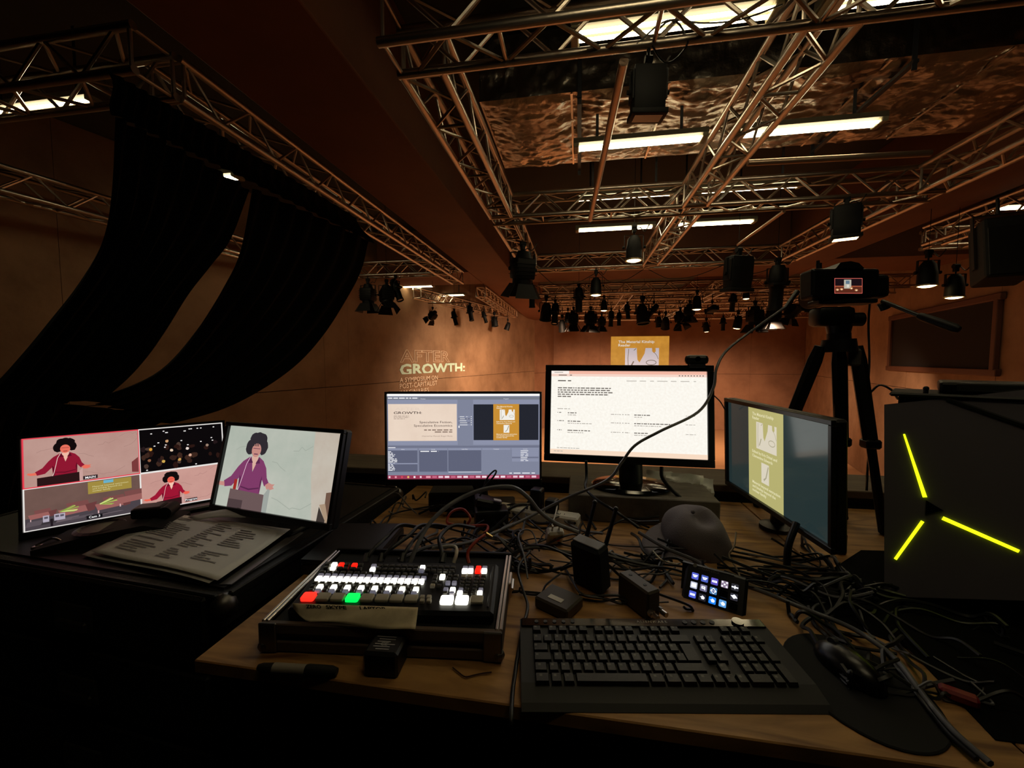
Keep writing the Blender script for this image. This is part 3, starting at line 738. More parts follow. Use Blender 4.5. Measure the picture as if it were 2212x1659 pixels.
# dark equipment in front of the quad view monitor
c = atZ(270, 1160, ZK)
t = thing('equipment_box', 'black lumpy equipment between the printed sheets and quad view monitor', 'equipment', c, (0, 0, R(28)))
b = MB(); b.prism([(-.17, 0), (.13, 0), (.13, .03), (.07, .048), (-.05, .035), (-.17, .012)], .14, Matrix.Translation((0, -.06, 0))); b.build('body', m_blackm, t)
b = MB(); b.box((.05, .03, .062), (.075, .06, .032), ch=.008); b.build('top_block', m_plastic, t)
b = MB(); b.cyl((.095, .0, .058), (.095, .06, .058), .018, n=14); b.build('knob', m_black, t, smooth=40)
b = MB(); b.lathe([(.055, .032), (.06, .036), (.05, .04), (.045, .036)], (-.05, .0, 0), n=20); b.build('ring', m_plastic, t)
c = atZ(108, 1182, ZK + .004)
t = thing('metal_clip', 'shiny metal clip lying before the quad view monitor', 'clip', c, (0, 0, R(25)))
b = MB(); b.box((0, 0, .004), (.07, .022, .008), ch=.002); b.build('plate', m_silver, t)
b = MB(); b.tube(spline([(-.03, 0, .008), (0, .01, .02), (.03, 0, .01)], 6), .003, 6); b.build('lever', m_silver, t)

# ================================================================== MONITORS
def monitor(label, c, yaw, tilt, w, h, bez, chin, pic, base=None, neck_w=.06, thick=.03, mframe=None, base_style='plate', foot_z=ZD, name='monitor'):
    mframe = mframe or m_plastic
    t = thing(name, label, 'monitor', c, (R(tilt), 0, R(yaw)))
    W, H = w + 2 * bez, h + bez + chin; zc = (bez - chin) / 2
    b = MB(); b.box((0, .004 + thick / 2, zc), (W, thick, H), ch=min(.006, thick / 3)); b.build('shell', mframe, t)
    for cx, cz, sx, sz in ((0, h / 2 + bez / 2, W, bez), (0, -h / 2 - chin / 2, W, chin), (-w / 2 - bez / 2, 0, bez, h), (w / 2 + bez / 2, 0, bez, h)):
        b = MB(); b.box((cx, -.001, cz), (sx, .012, sz), ch=.0015); b.build('bezel', mframe, t)
    pic.build('screen', t, (0, .0035, 0))
    if base:
        bx, by = base; fz = foot_z; neck_top = Vector(c) + Euler((R(tilt), 0, R(yaw))).to_matrix() @ Vector((0, thick + .02, -h * .25))
        q = MB(); q.tube([Vector((bx, by, fz + .008)), Vector((bx, by, fz + .06)).lerp(neck_top, .1), neck_top], neck_w / 2, 10); q.build('neck', mframe, t, world=True, smooth=50)
        q = MB()
        if base_style == 'oval': q.lathe([(0, 0), (.135, 0), (.14, .006), (.13, .014), (.06, .02), (0, .022)], (bx, by, fz), n=36, sy=.72)
        elif base_style == 'small': q.lathe([(0, 0), (.05, 0), (.05, .012), (.02, .02), (0, .02)], (bx, by, fz), n=20)
        else: q.box((bx, by, fz + .007), (.24, .18, .014), Matrix.Rotation(R(yaw), 3, 'Z'), ch=.005)
        q.build('base', m_gloss if base_style == 'oval' else mframe, t, world=True, smooth=40)
    return t

G = glow
def speaker_person(pic, X, Yv, hair, face, shirt, shade, neck, wire):
    """a person at a lectern, arms spread: X, Yv map the panel's 0..1 to the picture"""
    q = lambda l: [(X(a), Yv(c)) for a, c in l]
    for a, c, r, s in ((.335, .17, .075, .13), (.275, .23, .04, .10), (.395, .22, .04, .10), (.31, .12, .05, .08), (.37, .12, .05, .08), (.34, .09, .04, .06)):
        rr = X(a + r) - X(a); ss = Yv(c + s) - Yv(c); pic.ell(X(a), Yv(c), rr, ss, hair, 18, .07)
    pic.poly(q([(.315, .33), (.36, .33), (.375, .42), (.335, .53), (.30, .42)]), neck)
    pic.ell(X(.336), Yv(.265), X(.379) - X(.336), Yv(.355) - Yv(.265), face, 18)
    pic.rect(X(.303), Yv(.240), X(.369), Yv(.247), shade)
    pic.rect(X(.32), Yv(.31), X(.355), Yv(.322), shade)
    pic.poly(q([(.235, .42), (.30, .345), (.318, .42), (.335, .545), (.36, .42), (.372, .345), (.42, .395), (.455, .48), (.475, .6), (.50, .66), (.465, .71), (.435, .63), (.432, .83), (.232, .83), (.222, .64), (.165, .755), (.10, .775), (.085, .70), (.145, .63), (.195, .5)]), shirt)
    pic.poly(q([(.225, .60), (.24, .64), (.245, .80), (.232, .82)]), shade); pic.poly(q([(.43, .58), (.435, .66), (.425, .8), (.42, .66)]), shade)
    pic.poly(q([(.25, .74), (.33, .76), (.42, .73), (.42, .745), (.33, .78), (.25, .755)]), shade)
    for a in ((.295, .35, .285, .44, .325, .43), (.375, .35, .39, .43, .35, .44)): pic.poly(q([(a[0], a[1]), (a[2], a[3]), (a[4], a[5])]), shade)
    pic.poly(q([(.09, .71), (.10, .765), (.05, .765), (.02, .735), (.03, .705), (.06, .715)]), face)
    pic.poly(q([(.47, .69), (.50, .655), (.53, .67), (.555, .665), (.54, .70), (.555, .72), (.52, .745), (.49, .74)]), face)
    pic.line(q([(.30, .34), (.27, .45), (.255, .6), (.235, .78), (.225, .82)]), .004 * (Yv(1) - Yv(0)), wire)
def stone_wall(pic, rect, m, vein):
    pic.rect(*rect, m); u0, v0, u1, v1 = rect; X = lambda a: u0 + a * (u1 - u0); Yv = lambda a: v0 + a * (v1 - v0)
    rnd = random.Random(5)
    for a, c, n in ((.5, .82, 7), (.62, .25, 4), (.82, .1, 6), (.45, .4, 3), (.86, .35, 5), (.1, .3, 3)):
        pts = [(a, c)]
        for k in range(n): pts.append((min(.99, pts[-1][0] + rnd.uniform(.02, .07)), min(.97, max(.03, pts[-1][1] + rnd.uniform(-.08, .05)))))
        pic.line([(X(p), Yv(q)) for p, q in pts], .004 * (v1 - v0), vein)

# --- quad view
w, h = .476, .268
pic = Pic(w, h)
pic.rect(0, 0, 1, 1, G('e8e4e0'))
mid, hz = .525, .545
P_ = lambda u0, v0, u1, v1: ((lambda a: u0 + a * (u1 - u0)), (lambda a: v0 + a * (v1 - v0)))
m_pinkwall = mat('scr_pinkwall', emit='b98f84', es=SCR, col='c29c92', noise=(4, 'a87f76'), ramp=(.3, .7))
m_pinkwall2 = mat('scr_pinkwall_b', emit='b98f84', es=SCR, col='d2a298', noise=(4, 'bb8a82'), ramp=(.3, .7))
pic.rect(0, 0, mid, hz, G('e64050'))
r = (.007, .012, mid - .004, hz - .012); stone_wall(pic, r, m_pinkwall, G('a58078'))
X, Yv = P_(*r)
pic.poly([(X(.93), Yv(.72)), (X(.995), Yv(.62)), (X(.995), Yv(.97)), (X(.93), Yv(.95))], G('7a3a3a'))
speaker_person(pic, X, Yv, G('120b0c'), G('e8705c'), G('8e1730'), G('5e0d22'), G('eeb8a4'), G('f2d8d0'))
pic.poly([(X(.10), Yv(.83)), (X(.45), Yv(.80)), (X(.45), Yv(1)), (X(.10), Yv(1))], G('2a1416')); pic.poly([(X(.45), Yv(.78)), (X(.48), Yv(.72)), (X(.48), Yv(1)), (X(.45), Yv(1))], G('c9a09a'))
pic.rect(X(.48), Yv(.905), X(.61), Yv(.985), G('3a2a2c')); pic.text('MAIN', X(.545), Yv(.97), .045 * hz, G('ffffff'), 'CENTER', .01)
r = (mid + .004, .012, .993, hz - .012); pic.rect(*r, G('0a0709')); X, Yv = P_(*r); rnd = random.Random(11)
for k in range(26):
    a, c = rnd.uniform(.03, .97), rnd.uniform(.42, .93); col = rnd.choice(['2a1612', '34201a', '221618', '3c261e', '4a3830'])
    pic.ell(X(a), Yv(c), (X(.045) - X(0)) * rnd.uniform(.5, 1.), (Yv(.08) - Yv(0)) * rnd.uniform(.5, 1.), G(col), 10, .2)
for a, c, col in ((.12, .48, 'd89a3a'), (.31, .32, 'c99a70'), (.36, .55, 'e0c8b0'), (.55, .55, 'e8d8d0'), (.8, .52, '9a8070'), (.26, .8, 'd0a850'), (.45, .8, 'c89850'), (.1, .74, '8a5a40'), (.58, .72, 'd8a890')):
    pic.ell(X(a), Yv(c), X(.02) - X(0), Yv(.035) - Yv(0), G(col), 10, .15)
for k in range(22): a, c = rnd.uniform(.04, .95), rnd.choice([.06, .1, .33, .4, .9, .95, .45]); pic.rect(X(a), Yv(c), X(a + .02), Yv(c + .022), G('f4f0ee'))
pic.text('12 03 2022', X(.3), Yv(.1), .05 * hz, G('ffffff'), 'LEFT') if False else None
pic.text('VIEW', X(.50), Yv(.96), .05 * hz, G('ffffff'), bold=.01) if False else None
r = (.007, hz + .008, mid - .004, .99); pic.rect(*r, mat('scr_stagewall', col='7d6058', emit='7d6058', es=SCR, noise=(3, '5f4842'))); X, Yv = P_(*r)
pic.rect(X(.52), Yv(.02), X(.92), Yv(.33), G('a08a40')); pic.rect(X(.66), Yv(.02), X(.75), Yv(.1), G('6ab0c8'))
for k, (l, wd) in enumerate((('Material beyond extraction', .33), ('and kinship beyond the', .27), ('nuclear family', .16))): pic.text(l, X(.56), Yv(.17 + k * .055), .03 * hz, G('e0d8a0'), width=wd * (r[2] - r[0]))
pic.poly([(X(0), Yv(.72)), (X(1), Yv(.66)), (X(1), Yv(1)), (X(0), Yv(1))], G('4a4248'))
for k in range(6): pic.poly([(X(.02 + k * .12), Yv(.80 + .02 * k)), (X(.2 + k * .12), Yv(.78 + .02 * k)), (X(.14 + k * .14), Yv(.9)), (X(k * .12), Yv(.92))], G(['5c5258', '3a3438', '665a60'][k % 3]))
for a, c, s in ((.12, .62, .8), (.40, .6, 1.15), (.72, .6, 1.2), (.92, .52, 1.2)):
    ch = lambda l, col: pic.poly([(X(a + p * s), Yv(c + q_ * s)) for p, q_ in l], G(col))
    ch([(-.06, -.1), (.1, -.12), (.12, .06), (-.05, .08)], '7a4a48'); ch([(-.12, .02), (.1, -.01), (.14, .12), (-.1, .16)], '9a605c'); ch([(.08, -.02), (.17, -.05), (.15, .13), (.1, .15)], '6a3c3c'); ch([(-.1, .16), (-.09, .16), (-.09, .22), (-.1, .22)], 'd8b0b0')
for a, c in ((.33, .58), (.67, .55)):
    for k in range(9): an = rnd.uniform(-.9, .9); pic.line([(X(a - .05), Yv(c + .08)), (X(a - .05 + .16 * math.cos(an)), Yv(c + .05 + .11 * math.sin(an)))], .012 * (1 - hz), G(rnd.choice(['b8c860', 'd6e08a', '8aa048'])))
for a in (.14, .23, .27): pic.rect(X(a), Yv(.7), X(a + .05), Yv(.86), G('b0a8b8')); pic.rect(X(a + .01), Yv(.73), X(a + .04), Yv(.78), G('5a5460'))
pic.rect(X(.2), Yv(.8), X(.22), Yv(.98), G('20181e'))
pic.rect(X(.5), Yv(.885), X(.64), Yv(.975), G('141216')); pic.text('Cam 3', X(.57), Yv(.955), .045 * hz, G('ffffff'), 'CENTER', .01)
r = (mid + .004, hz + .008, .993, .99); stone_wall(pic, r, m_pinkwall2, G('a87a74')); X, Yv = P_(*r)
speaker_person(pic, X, Yv, G('120b0c'), G('ee6450'), G('9c1632'), G('640d24'), G('f4c4b0'), G('f2d8d0'))
pic.poly([(X(.16), Yv(.83)), (X(.45), Yv(.80)), (X(.45), Yv(1)), (X(.16), Yv(1))], G('2a1416')); pic.poly([(X(.45), Yv(.78)), (X(.48), Yv(.72)), (X(.48), Yv(1)), (X(.45), Yv(1))], G('caa09a'))
pic.rect(X(.49), Yv(.88), X(.64), Yv(.965), G('3a2a2c')); pic.text('Program', X(.565), Yv(.945), .045 * hz, G('ffffff'), 'CENTER', .01)
monitor('leftmost monitor split into four views of a stage', (-1.424, 1.075, .936), 49.3, -9.8, w, h, .008, .02, pic, base=(-1.37, 1.16), foot_z=ZK)

# --- monitor with one speaker
w, h = .443, .245
pic = Pic(w, h)
stone_wall(pic, (0, 0, 1, 1), mat('scr_greywall', col='a9b2a6', emit='a9b2a6', es=SCR, noise=(5, 'bcbfb4'), ramp=(.35, .65)), G('a0a79c'))
pic.poly([(.78, 0), (1, 0), (1, 1), (.86, 1), (.8, .5)], mat('scr_beigewall', col='b9ab9c', emit='b9ab9c', es=SCR, noise=(6, 'c6bfb2')))
X, Yv = (lambda a: -.045 + a * 1.0), (lambda a: .03 + a * .95)
speaker_person(pic, X, Yv, G('2e2a30'), G('c48a80'), G('7d3a66'), G('57264a'), G('d8ac9c'), G('e8c8d8'))
for k in range(4): pic.line([(X(.31 + k * .012), Yv(.15)), (X(.305 + k * .014), Yv(.215))], .006, G('2e2a30'))
pic.rect(.14, .66, .168, .8, G('a02a24'))
pic.poly([(.115, .78), (.43, .80), (.435, 1), (.115, 1)], G('6a5656')); pic.poly([(.115, .9), (.25, .9), (.25, 1), (.115, 1)], G('4c3c3e')); pic.poly([(.43, .80), (.46, .72), (.478, .74), (.478, 1), (.435, 1)], G('9ca29c'))
pic.poly([(.945, .68), (1, .66), (1, 1), (.95, .96)], G('6e5446')); pic.poly([(.905, .82), (.95, .80), (.99, .97), (1, 1), (.97, 1)], G('a89078')); pic.poly([(.905, .84), (.965, .98), (.965, 1), (.9, 1)], G('3c3430'))
monitor('monitor leaning back at left showing one speaker on grey stone', (-.887, 1.048, .969), -9.6, -14.3, w, h, .012, .018, pic, base=(-.92, 1.12), foot_z=ZK)

# --- streaming software monitor
w, h = .531, .299
pic = Pic(w, h)
B0, B1, B2 = G('7f8499'), G('6f7388'), G('8c91a8')
pic.rect(0, 0, 1, 1, B0); pic.rect(0, 0, 1, .028, G('fbfaf8')); pic.rect(0, .04, 1, .07, G('787d88'))
pic.bars(.005, .045, [.2], .012, .02, G('f0f0f4'), words=.03)
pic.rect(.003, .07, .46, .60, B2); pic.rect(.562, .07, 1, .60, B2)
for a, l in ((.235, 'Preview'), (.78, 'Program')): pic.text(l, a, .066, .012, G('e8e8f0'), 'CENTER')
pic.rect(.005, .12, .455, .553, mat('scr_peach', col='ecd8c6', emit='ecd8c6', es=SCR, noise=(7, 'e2ccba')))
pic.text('AFTER', .05, .195, .033, G('e0cdbd'), width=.165); pic.text('GROWTH:', .042, .238, .03, G('4a3c38'), width=.185, bold=.012)
pic.rect(.04, .236, .23, .241, mat('scr_peach'))
pic.bars(.042, .256, [.1, .1, .075], .009, .016, G('b8a496'))
for l, v, hh, wd in (('Speculative Fiction,', .345, .026, .215), ('Speculative Economics', .385, .026, .252)): pic.text(l, .425, v, hh, G('5c4a44'), 'RIGHT', .006, wd)
pic.bars(.24, .418, [.185], .013, .02, G('8a7468'), words=.035); pic.bars(.31, .442, [.115], .013, .02, G('8a7468'), words=.035)
pic.text('Chaired by Manuel Ángel Macía', .425, .503, .014, G('8a7468'), 'RIGHT', 0, .2)
pic.rect(.565, .125, .993, .545, G('24262f'))
cover(pic, .695, .122, .865, .548, G('c98f35'), G('f2e6c8'), G('f1eee6'), G('9a8f78'))
for k in range(5): pic.rect(.467, .262 + k * .024, .54, .276 + k * .024, B1 if k % 2 else B2); pic.bars(.475, .266 + k * .024, [.05], .006, .01, G('eeeeee'), words=.06); pic.rect(.547, .264 + k * .024, .553, .272 + k * .024, G('f4f4f4'))
pic.rect(.466, .375, .473, .4, G('f6f6f8'))
pic.rect(0, .61, 1, .632, B1); pic.bars(.004, .626, [.05], .009, .01, G('f0f0f4'), words=.06)
for u0, u1, t_ in ((.004, .195, 'Scenes'), (.206, .392, 'Sources'), (.398, .615, 'Audio Mixer'), (.622, .807, 'Transitions'), (.815, .995, 'Controls')):
    pic.rect(u0, .64, u1, .66, B2); pic.text(t_, (u0 + u1) / 2, .656, .010, G('f4f4f8'), 'CENTER')
    if t_ not in ('Transitions', 'Controls'): pic.rect(u0, .664, u1, .915, G('5f6378'))
pic.bars(.003, .674, [.02, .03, .045, .04, .03, .055, .06, .06, .05, .03, .035, .04, .045, .04], .009, .0168, G('f4f4f8'), words=.03)
pic.rect(.004, .812, .195, .826, B2); pic.rect(.398, .915, .615, .925, G('c8ccd8'))
pic.bars(.215, .67, [.12], .01, .02, G('ffffff'), words=.05)
for k in range(7): pic.rect(.818, .664 + k * .0195, .993, .681 + k * .0195, B1 if k == 4 else B2); pic.bars(.875, .668 + k * .0195, [.05], .007, .01, G('f6f6fa'), words=.05)
pic.bars(.8, .93, [.17], .01, .02, G('f4f4f8'), words=.05)
pic.rect(0, .955, 1, 1, G('9a3a55'))
for k in range(24): pic.rect(.005 + k * .041, .965, .005 + k * .041 + (.012 if k < 6 else .03), .988, G(['f0d0dc', 'e8a0b0', 'd8485c', 'e8c070', 'f4e8f0'][k % 5] if k < 7 else ['f2dfe8', 'c76a86', 'e9c6d4'][k % 3]))
monitor('thin bezel monitor showing streaming software with two previews', (-.394, 1.346, 1.03), 10.2, -1.5, w, h, .007, .022, pic, base=(-.345, 1.42), neck_w=.05)

# --- white web page monitor
pic = Pic(w, h)
m_page = mat('scr_page', col='f1ece2', emit='f6f1e8', es=SCR * 1.06, noise=(120, 'fbf8f0'))
pic.rect(0, 0, 1, 1, m_page); pic.rect(0, 0, 1, .036, G('f2b8a4')); pic.rect(0, 0, .12, .036, G('fff2ea')); pic.rect(0, .036, 1, .066, G('f6d6c8'))
gi, gl = G('6e6862'), G('b4aea6')
pic.bars(.02, .012, [.06], .01, .02, gl, words=.06); pic.bars(.05, .046, [.09], .01, .02, gi, words=.09)
for k in range(9): pic.rect(.83 + k * .018, .044, .838 + k * .018, .056, gi)
pic.bars(.045, .112, [.09], .014, .02, gi, words=.06)
for a, l in ((.5, .065), (.585, .04), (.65, .025), (.695, .065), (.78, .035), (.84, .055), (.92, .015)): pic.rect(a, .112, a + l, .12, gl)
pic.bars(.045, .2, [.36, .35, .365, .34, .09], .013, .026, gi, words=.025)
pic.bars(.045, .455, [.085], .009, .02, gl, words=.03)
for k, v in enumerate((.5, .6, .71)):
    pic.rect(.045, v, .05, v + .008, gi); pic.bars(.056, v, [(.016, .034, .02)[k]], .009, .02, gi); pic.bars(.115, v + .002, [(.06, .085, .15)[k]], .011, .02, gi, words=.025); pic.bars(.115, v + .028, [(.06, .16, .105)[k]], .009, .02, gl)
    pic.bars(.40, v + .01, [.065], .009, .02, gl); pic.rect(.475, v + .01, .481, v + .018, gi); pic.bars(.49, v + .01, [.03], .009, .02, gl); pic.bars(.55, v + .01, [(.1, .26, .09)[k]], .011, .02, gi); pic.bars(.55, v + .036, [(.05, .17, .1)[k]], .009, .02, gl); pic.bars(.87, v + .01, [.06], .007, .02, gl)
pic.bars(.045, .925, [.15], .008, .02, gl); pic.rect(0, .945, 1, 1, G('f8dcc4')); pic.bars(.025, .965, [.06], .008, .02, gl)
M2c = (.167, 1.452, 1.109)
monitor('thick bezel monitor with a bright white web page, on a wooden block', M2c, -1.1, -7.8, w, h, .021, .026, pic, base=(.19, 1.475), neck_w=.085, foot_z=.842, base_style='oval', thick=.035)
b = MB(); b.box((.213, 1.475, .795), (.485, .225, .09), ch=.003); o = b.build('wooden_block', mat('grey_wood', '6d655a', .75, noise=(6, '4c453c'), stretch=(2, 10, 2), bump=(40, .1)))
tag(o, 'grey wooden block under the stand of the white screen', 'block')
EM = Euler((R(-7.8), 0, R(-1.1))).to_matrix(); wc = Vector(M2c) + EM @ Vector((.232, .0, .178))
t = thing('webcam', 'black webcam clipped on the top right of the white screen', 'webcam', wc, (R(-7.8), 0, R(-1.1)))
b = MB(); b.box((0, 0, .012), (.075, .035, .032), ch=.012); b.build('body', m_plastic, t); b = MB(); b.cyl((0, -.016, .012), (0, -.021, .012), .009, n=14); b.build('lens', m_gloss, t); b = MB(); b.box((0, -.012, -.01), (.05, .006, .012)); b.box((0, .035, -.02), (.04, .01, .07)); b.build('clip', m_darkgrey, t)

# --- side monitor with the yellow cover
pic = Pic(w, h)
pic.rect(0, 0, 1, 1, mat('scr_teal', col='2c3b3c', rough=.18, emit='273637', es=SCR * .8, coat=.5))
cover(pic, .27, .0, .635, 1., G('b4ae70'), G('e0dab0'), G('d8d0bc'), G('a8a288'))
monitor('monitor turned sideways at right with a pale yellow cover', (.578, 1.335, .993), -84.4, 2.5, w, h, .013, .016, pic, base=(.64, 1.40), neck_w=.04, base_style='small')
# ================================================================== VIDEO SWITCHER IN ITS CASE TRAY
tray = thing('switcher_tray', 'shallow flight case tray with silver edges holding the switcher', 'case', (-.375, .813, ZD), (0, 0, R(6)))
TW, TD, TH = .455, .30, .056
m_traybrown = mat('tray_front', '54443a', .6)
b = MB(); b.box((0, 0, .006), (TW, TD, .012)); b.box((0, .0, .03), (TW - .03, TD - .03, .036)); b.build('floor', m_blackm, tray)
b = MB(); b.box((0, -TD / 2 + .004, .046), (TW, .012, .02), ch=.002); b.box((0, -TD / 2 + .004, .012), (TW, .012, .02), ch=.002); b.box((0, -TD / 2 + .012, .028), (TW - .04, .01, .03)); b.build('front_wall', m_traybrown, tray)
b = MB(); b.box((0, TD / 2 - .004, .03), (TW, .01, TH), ch=.002); b.build('rear_wall', m_black, tray)
for s in (-1, 1):
    b = MB(); b.box((s * (TW / 2 - .004), 0, .03), (.01, TD, TH - .01), ch=.002); b.build('side_wall', m_black, tray)
    for k in (0, 1): b = MB(); b.box((s * (TW / 2 - .002 - k * .008), -.005, TH - .002), (.006, TD - .02, .008), ch=.0015); b.build('edge_trim', m_silver, tray)
    b = MB(); b.box((s * (TW / 2 - .016), -TD / 2 - .003, .03), (.034, .006, .056), ch=.002); b.ball((s * (TW / 2 - .006), -TD / 2 + .002, .012), .012, 8, 6); b.build('corner_plate', m_edge, tray)
    b = MB(); b.box((s * (TW / 2 + .003), .05, .03), (.008, .05, .035), ch=.002); b.cyl((s * (TW / 2 + .008), .03, .03), (s * (TW / 2 + .008), .07, .03), .004); b.build('catch', m_silver, tray)
# control panel: a sloped slab
cA, cB, cC, cD = atZ(690, 1209, .842), atZ(1071, 1218, .842), atZ(1066, 1322, .822), atZ(612, 1317, .822)
cen = (cA + cB + cC + cD) / 4; ux = ((cB - cA) + (cC - cD)).normalized(); uz = ux.cross((cA - cD).normalized()).normalized(); uy = uz.cross(ux)
if uz.z < 0: uz, uy = -uz, -uy
SM = Matrix(((ux.x, uy.x, uz.x, cen.x), (ux.y, uy.y, uz.y, cen.y), (ux.z, uy.z, uz.z, cen.z), (0, 0, 0, 1)))
sw = thing('video_switcher', 'black video switcher panel covered in lit white, red and green buttons', 'switcher'); sw.matrix_world = SM; FR[sw.name] = SM
SI = SM.inverted(); lcs = [SI @ p for p in (cA, cB, cC, cD)]
hx0, hx1 = min(p.x for p in lcs) + .012, max(p.x for p in lcs); hy0, hy1 = min(p.y for p in lcs), max(p.y for p in lcs)
b = MB(); b.box(((hx0 + hx1) / 2, (hy0 + hy1) / 2, -.014), (hx1 - hx0, hy1 - hy0, .028), ch=.006); b.build('body', m_plastic, sw)
b = MB(); b.box((hx1 - .012, (hy0 + hy1) / 2, .001), (.004, (hy1 - hy0) * .8, .003), ch=.001); b.build('edge_line', m_darkgrey, sw)
BT = {}
BM_OFF = mat('button_off', '3c3a35', .4); BM_GREY = mat('button_grey', 'b9b1a2', .5)
BMAT = {'o': BM_OFF, 'g': BM_GREY, 'w': mat('button_white', 'fffdf0', .4, emit='fffbe6', es=2.6), 'r': mat('button_red', 'ff2010', .4, emit='ff1408', es=2.4), 'R': mat('button_red_big', 'ff4030', .4, emit='ff2418', es=2.0), 'G': mat('button_green', '10e060', .4, emit='04d850', es=1.5), 'd': mat('button_dim', '8d8a96', .4, emit='8d8ca0', es=.35)}
BMAT['d'].cycles.emission_sampling = 'NONE'
def sbtn(px, py, wpx, hpx, st, zo=.002):
    n_ = Vector((SM[0][2], SM[1][2], SM[2][2]))
    p = SI @ atPlane(px, py, cen, n_); l = SI @ atPlane(px - wpx / 2, py, cen, n_); r_ = SI @ atPlane(px + wpx / 2, py, cen, n_); u = SI @ atPlane(px, py - hpx / 2, cen, n_); d = SI @ atPlane(px, py + hpx / 2, cen, n_)
    if st not in BT: BT[st] = MB().box((0, 0, 0), (1, 1, 1), ch=.16).mesh('button', BMAT[st], 40)
    o = inst(BT[st], 'button', sw, (p.x, p.y, zo), (0, 0, 0), ((r_ - l).length, (u - d).length, .008))
    return o
Z3 = lambda x, y: (640 + x * .12658, 1190 + y * .12658)
Z4 = lambda x, y: (880 + x * .10398, 1190 + y * .10398)
for i, x in enumerate((545, 650, 770, 870, 995, 1100)):
    p = Z3(x, 250 + i * 4); sbtn(*p, 11, 6, 'w' if i == 1 else 'r' if i in (2, 4) else 'o'); p = Z3(x - 25, 312 + i * 4); sbtn(*p, 11, 5, 'w' if i == 1 else 'o')
for i in range(14):
    x = 1325 + i * 104; p = Z3(x, 278 + i * 2.5); sbtn(*p, 10.5, 5, 'w' if i == 8 else 'd' if i == 0 else 'o'); p = Z3(x - 22, 338 + i * 2.5); sbtn(*p, 11, 5.5, 'w' if i in (0,) else 'd' if i == 8 else 'o')
for i in range(16):
    x = 400 + i * 115.5 + (i // 2) * 3; y = i * 3.2
    sbtn(*Z3(x + 50, 388 + y), 11, 4.5, 'o'); sbtn(*Z3(x + 22, 438 + y), 11, 4.5, 'd'); sbtn(*Z3(x - 20, 500 + y), 11.6, 8.3, 'w')
    sbtn(*Z3(x - 70, 574 + y), 10.5, 4.5, 'o'); lit = i % 2
    sbtn(*Z3(x - 112, 636 + y), 12 if lit else 10, 8 if lit else 5, 'w' if lit else 'o')
    sbtn(*Z3(x - 145, 698 + y), 12 if lit else 10, 5, 'd' if lit else 'o')
for i in range(8):
    sbtn(*Z3(215 + i * 250, 805 + i * 5.5), 28, 14, {0: 'R', 3: 'G'}.get(i, 'g'), .003)
for x in (310, 450):
    for y in (990, 1068): sbtn(*Z4(x, y), 10, 6.5, 'g')
for i, x in enumerate((1205, 1325, 1480, 1610)):
    sbtn(*Z4(x, 378), 10.5, 5, 'r' if i == 2 else 'd'); sbtn(*Z4(x - 14, 440), 12, 7.5, 'r' if i == 2 else 'w')
for x, y, s_ in ((590, 548, 'o'), (728, 565, 'w'), (882, 552, 'o'), (1012, 555, 'o'), (572, 610, 'o'), (862, 622, 'o'), (998, 625, 'o'), (552, 688, 'o'), (685, 690, 'o'), (842, 692, 'd'), (976, 695, 'd'), (525, 752, 'g'), (660, 756, 'o'), (800, 830, 'd'), (942, 838, 'w'), (785, 905, 'o'), (925, 912, 'd')):
    sbtn(*Z4(x, y), 11.5 if s_ == 'w' else 10, 8.5 if s_ == 'w' else 5.5, s_)
for ci, x in enumerate((1168, 1294, 1452, 1582)):
    for ri, y in enumerate((562, 627, 692, 762, 838, 910)):
        st = 'w' if (ci, ri) in ((0, 5), (3, 5)) else 'd' if ri == 4 and ci in (0, 3) else 'g' if ri == 0 and ci < 2 else 'o'
        sbtn(*Z4(x - ri * 14 - (10 if ri == 5 else 0), y), 11.5 if st == 'w' else 10, 8 if st == 'w' else 5.5, st)
for x, st in ((822, 'w'), (1135, 'w'), (1442, 'g')): sbtn(*Z4(x, 1050), 28, 16.5, st, .003)
# cloth tape across the front
tc4 = [atZ(632, 1303, .834), atZ(903, 1312, .834), atZ(897, 1362, .812), atZ(640, 1340, .812)]
b = MB(); NU, NV = 26, 8
def TP(i, j):
    u, v = i / (NU - 1), j / (NV - 1); a = tc4[0].lerp(tc4[1], u); d = tc4[3].lerp(tc4[2], u)
    if u < .12: d = d.lerp(a, (1 - u / .12) ** 2 * .75)
    p = a.lerp(d, v); p.z += .003 * math.sin(u * 9 + v * 5) * v; return p
b.grid(TP, NU, NV, flip=True); tp = thing('cloth_tape', 'strip of cream cloth tape stuck along the front of the switcher', 'tape', tc4[3])
o = b.build('strip', mat('cloth_tape', 'd8c8a8', .8, noise=(40, 'c4b392')), tp, world=True, smooth=60); o.modifiers.new('thickness', 'SOLIDIFY').thickness = .0008
b = MB(); tx = (tc4[1] - tc4[0]).normalized(); ty = (tc4[0] - tc4[3]).normalized()
for body, u_, wd in (('LAPTOP.', .53, .052), ('SKYPE', .26, .04), ('ZERO', .10, .03)):
    vs, fs = text_geo(body, .012, bold=.0004); x0 = min(v.x for v in vs); x1 = max(v.x for v in vs); o_ = tc4[0].lerp(tc4[1], u_) - ty * .0105 + Vector((0, 0, .0022))
    b.add([o_ + tx * ((v.x - x0) * wd / (x1 - x0)) + ty * v.y * .75 for v in vs], fs)
b.build('handwriting', m_blackm, tp, world=True)

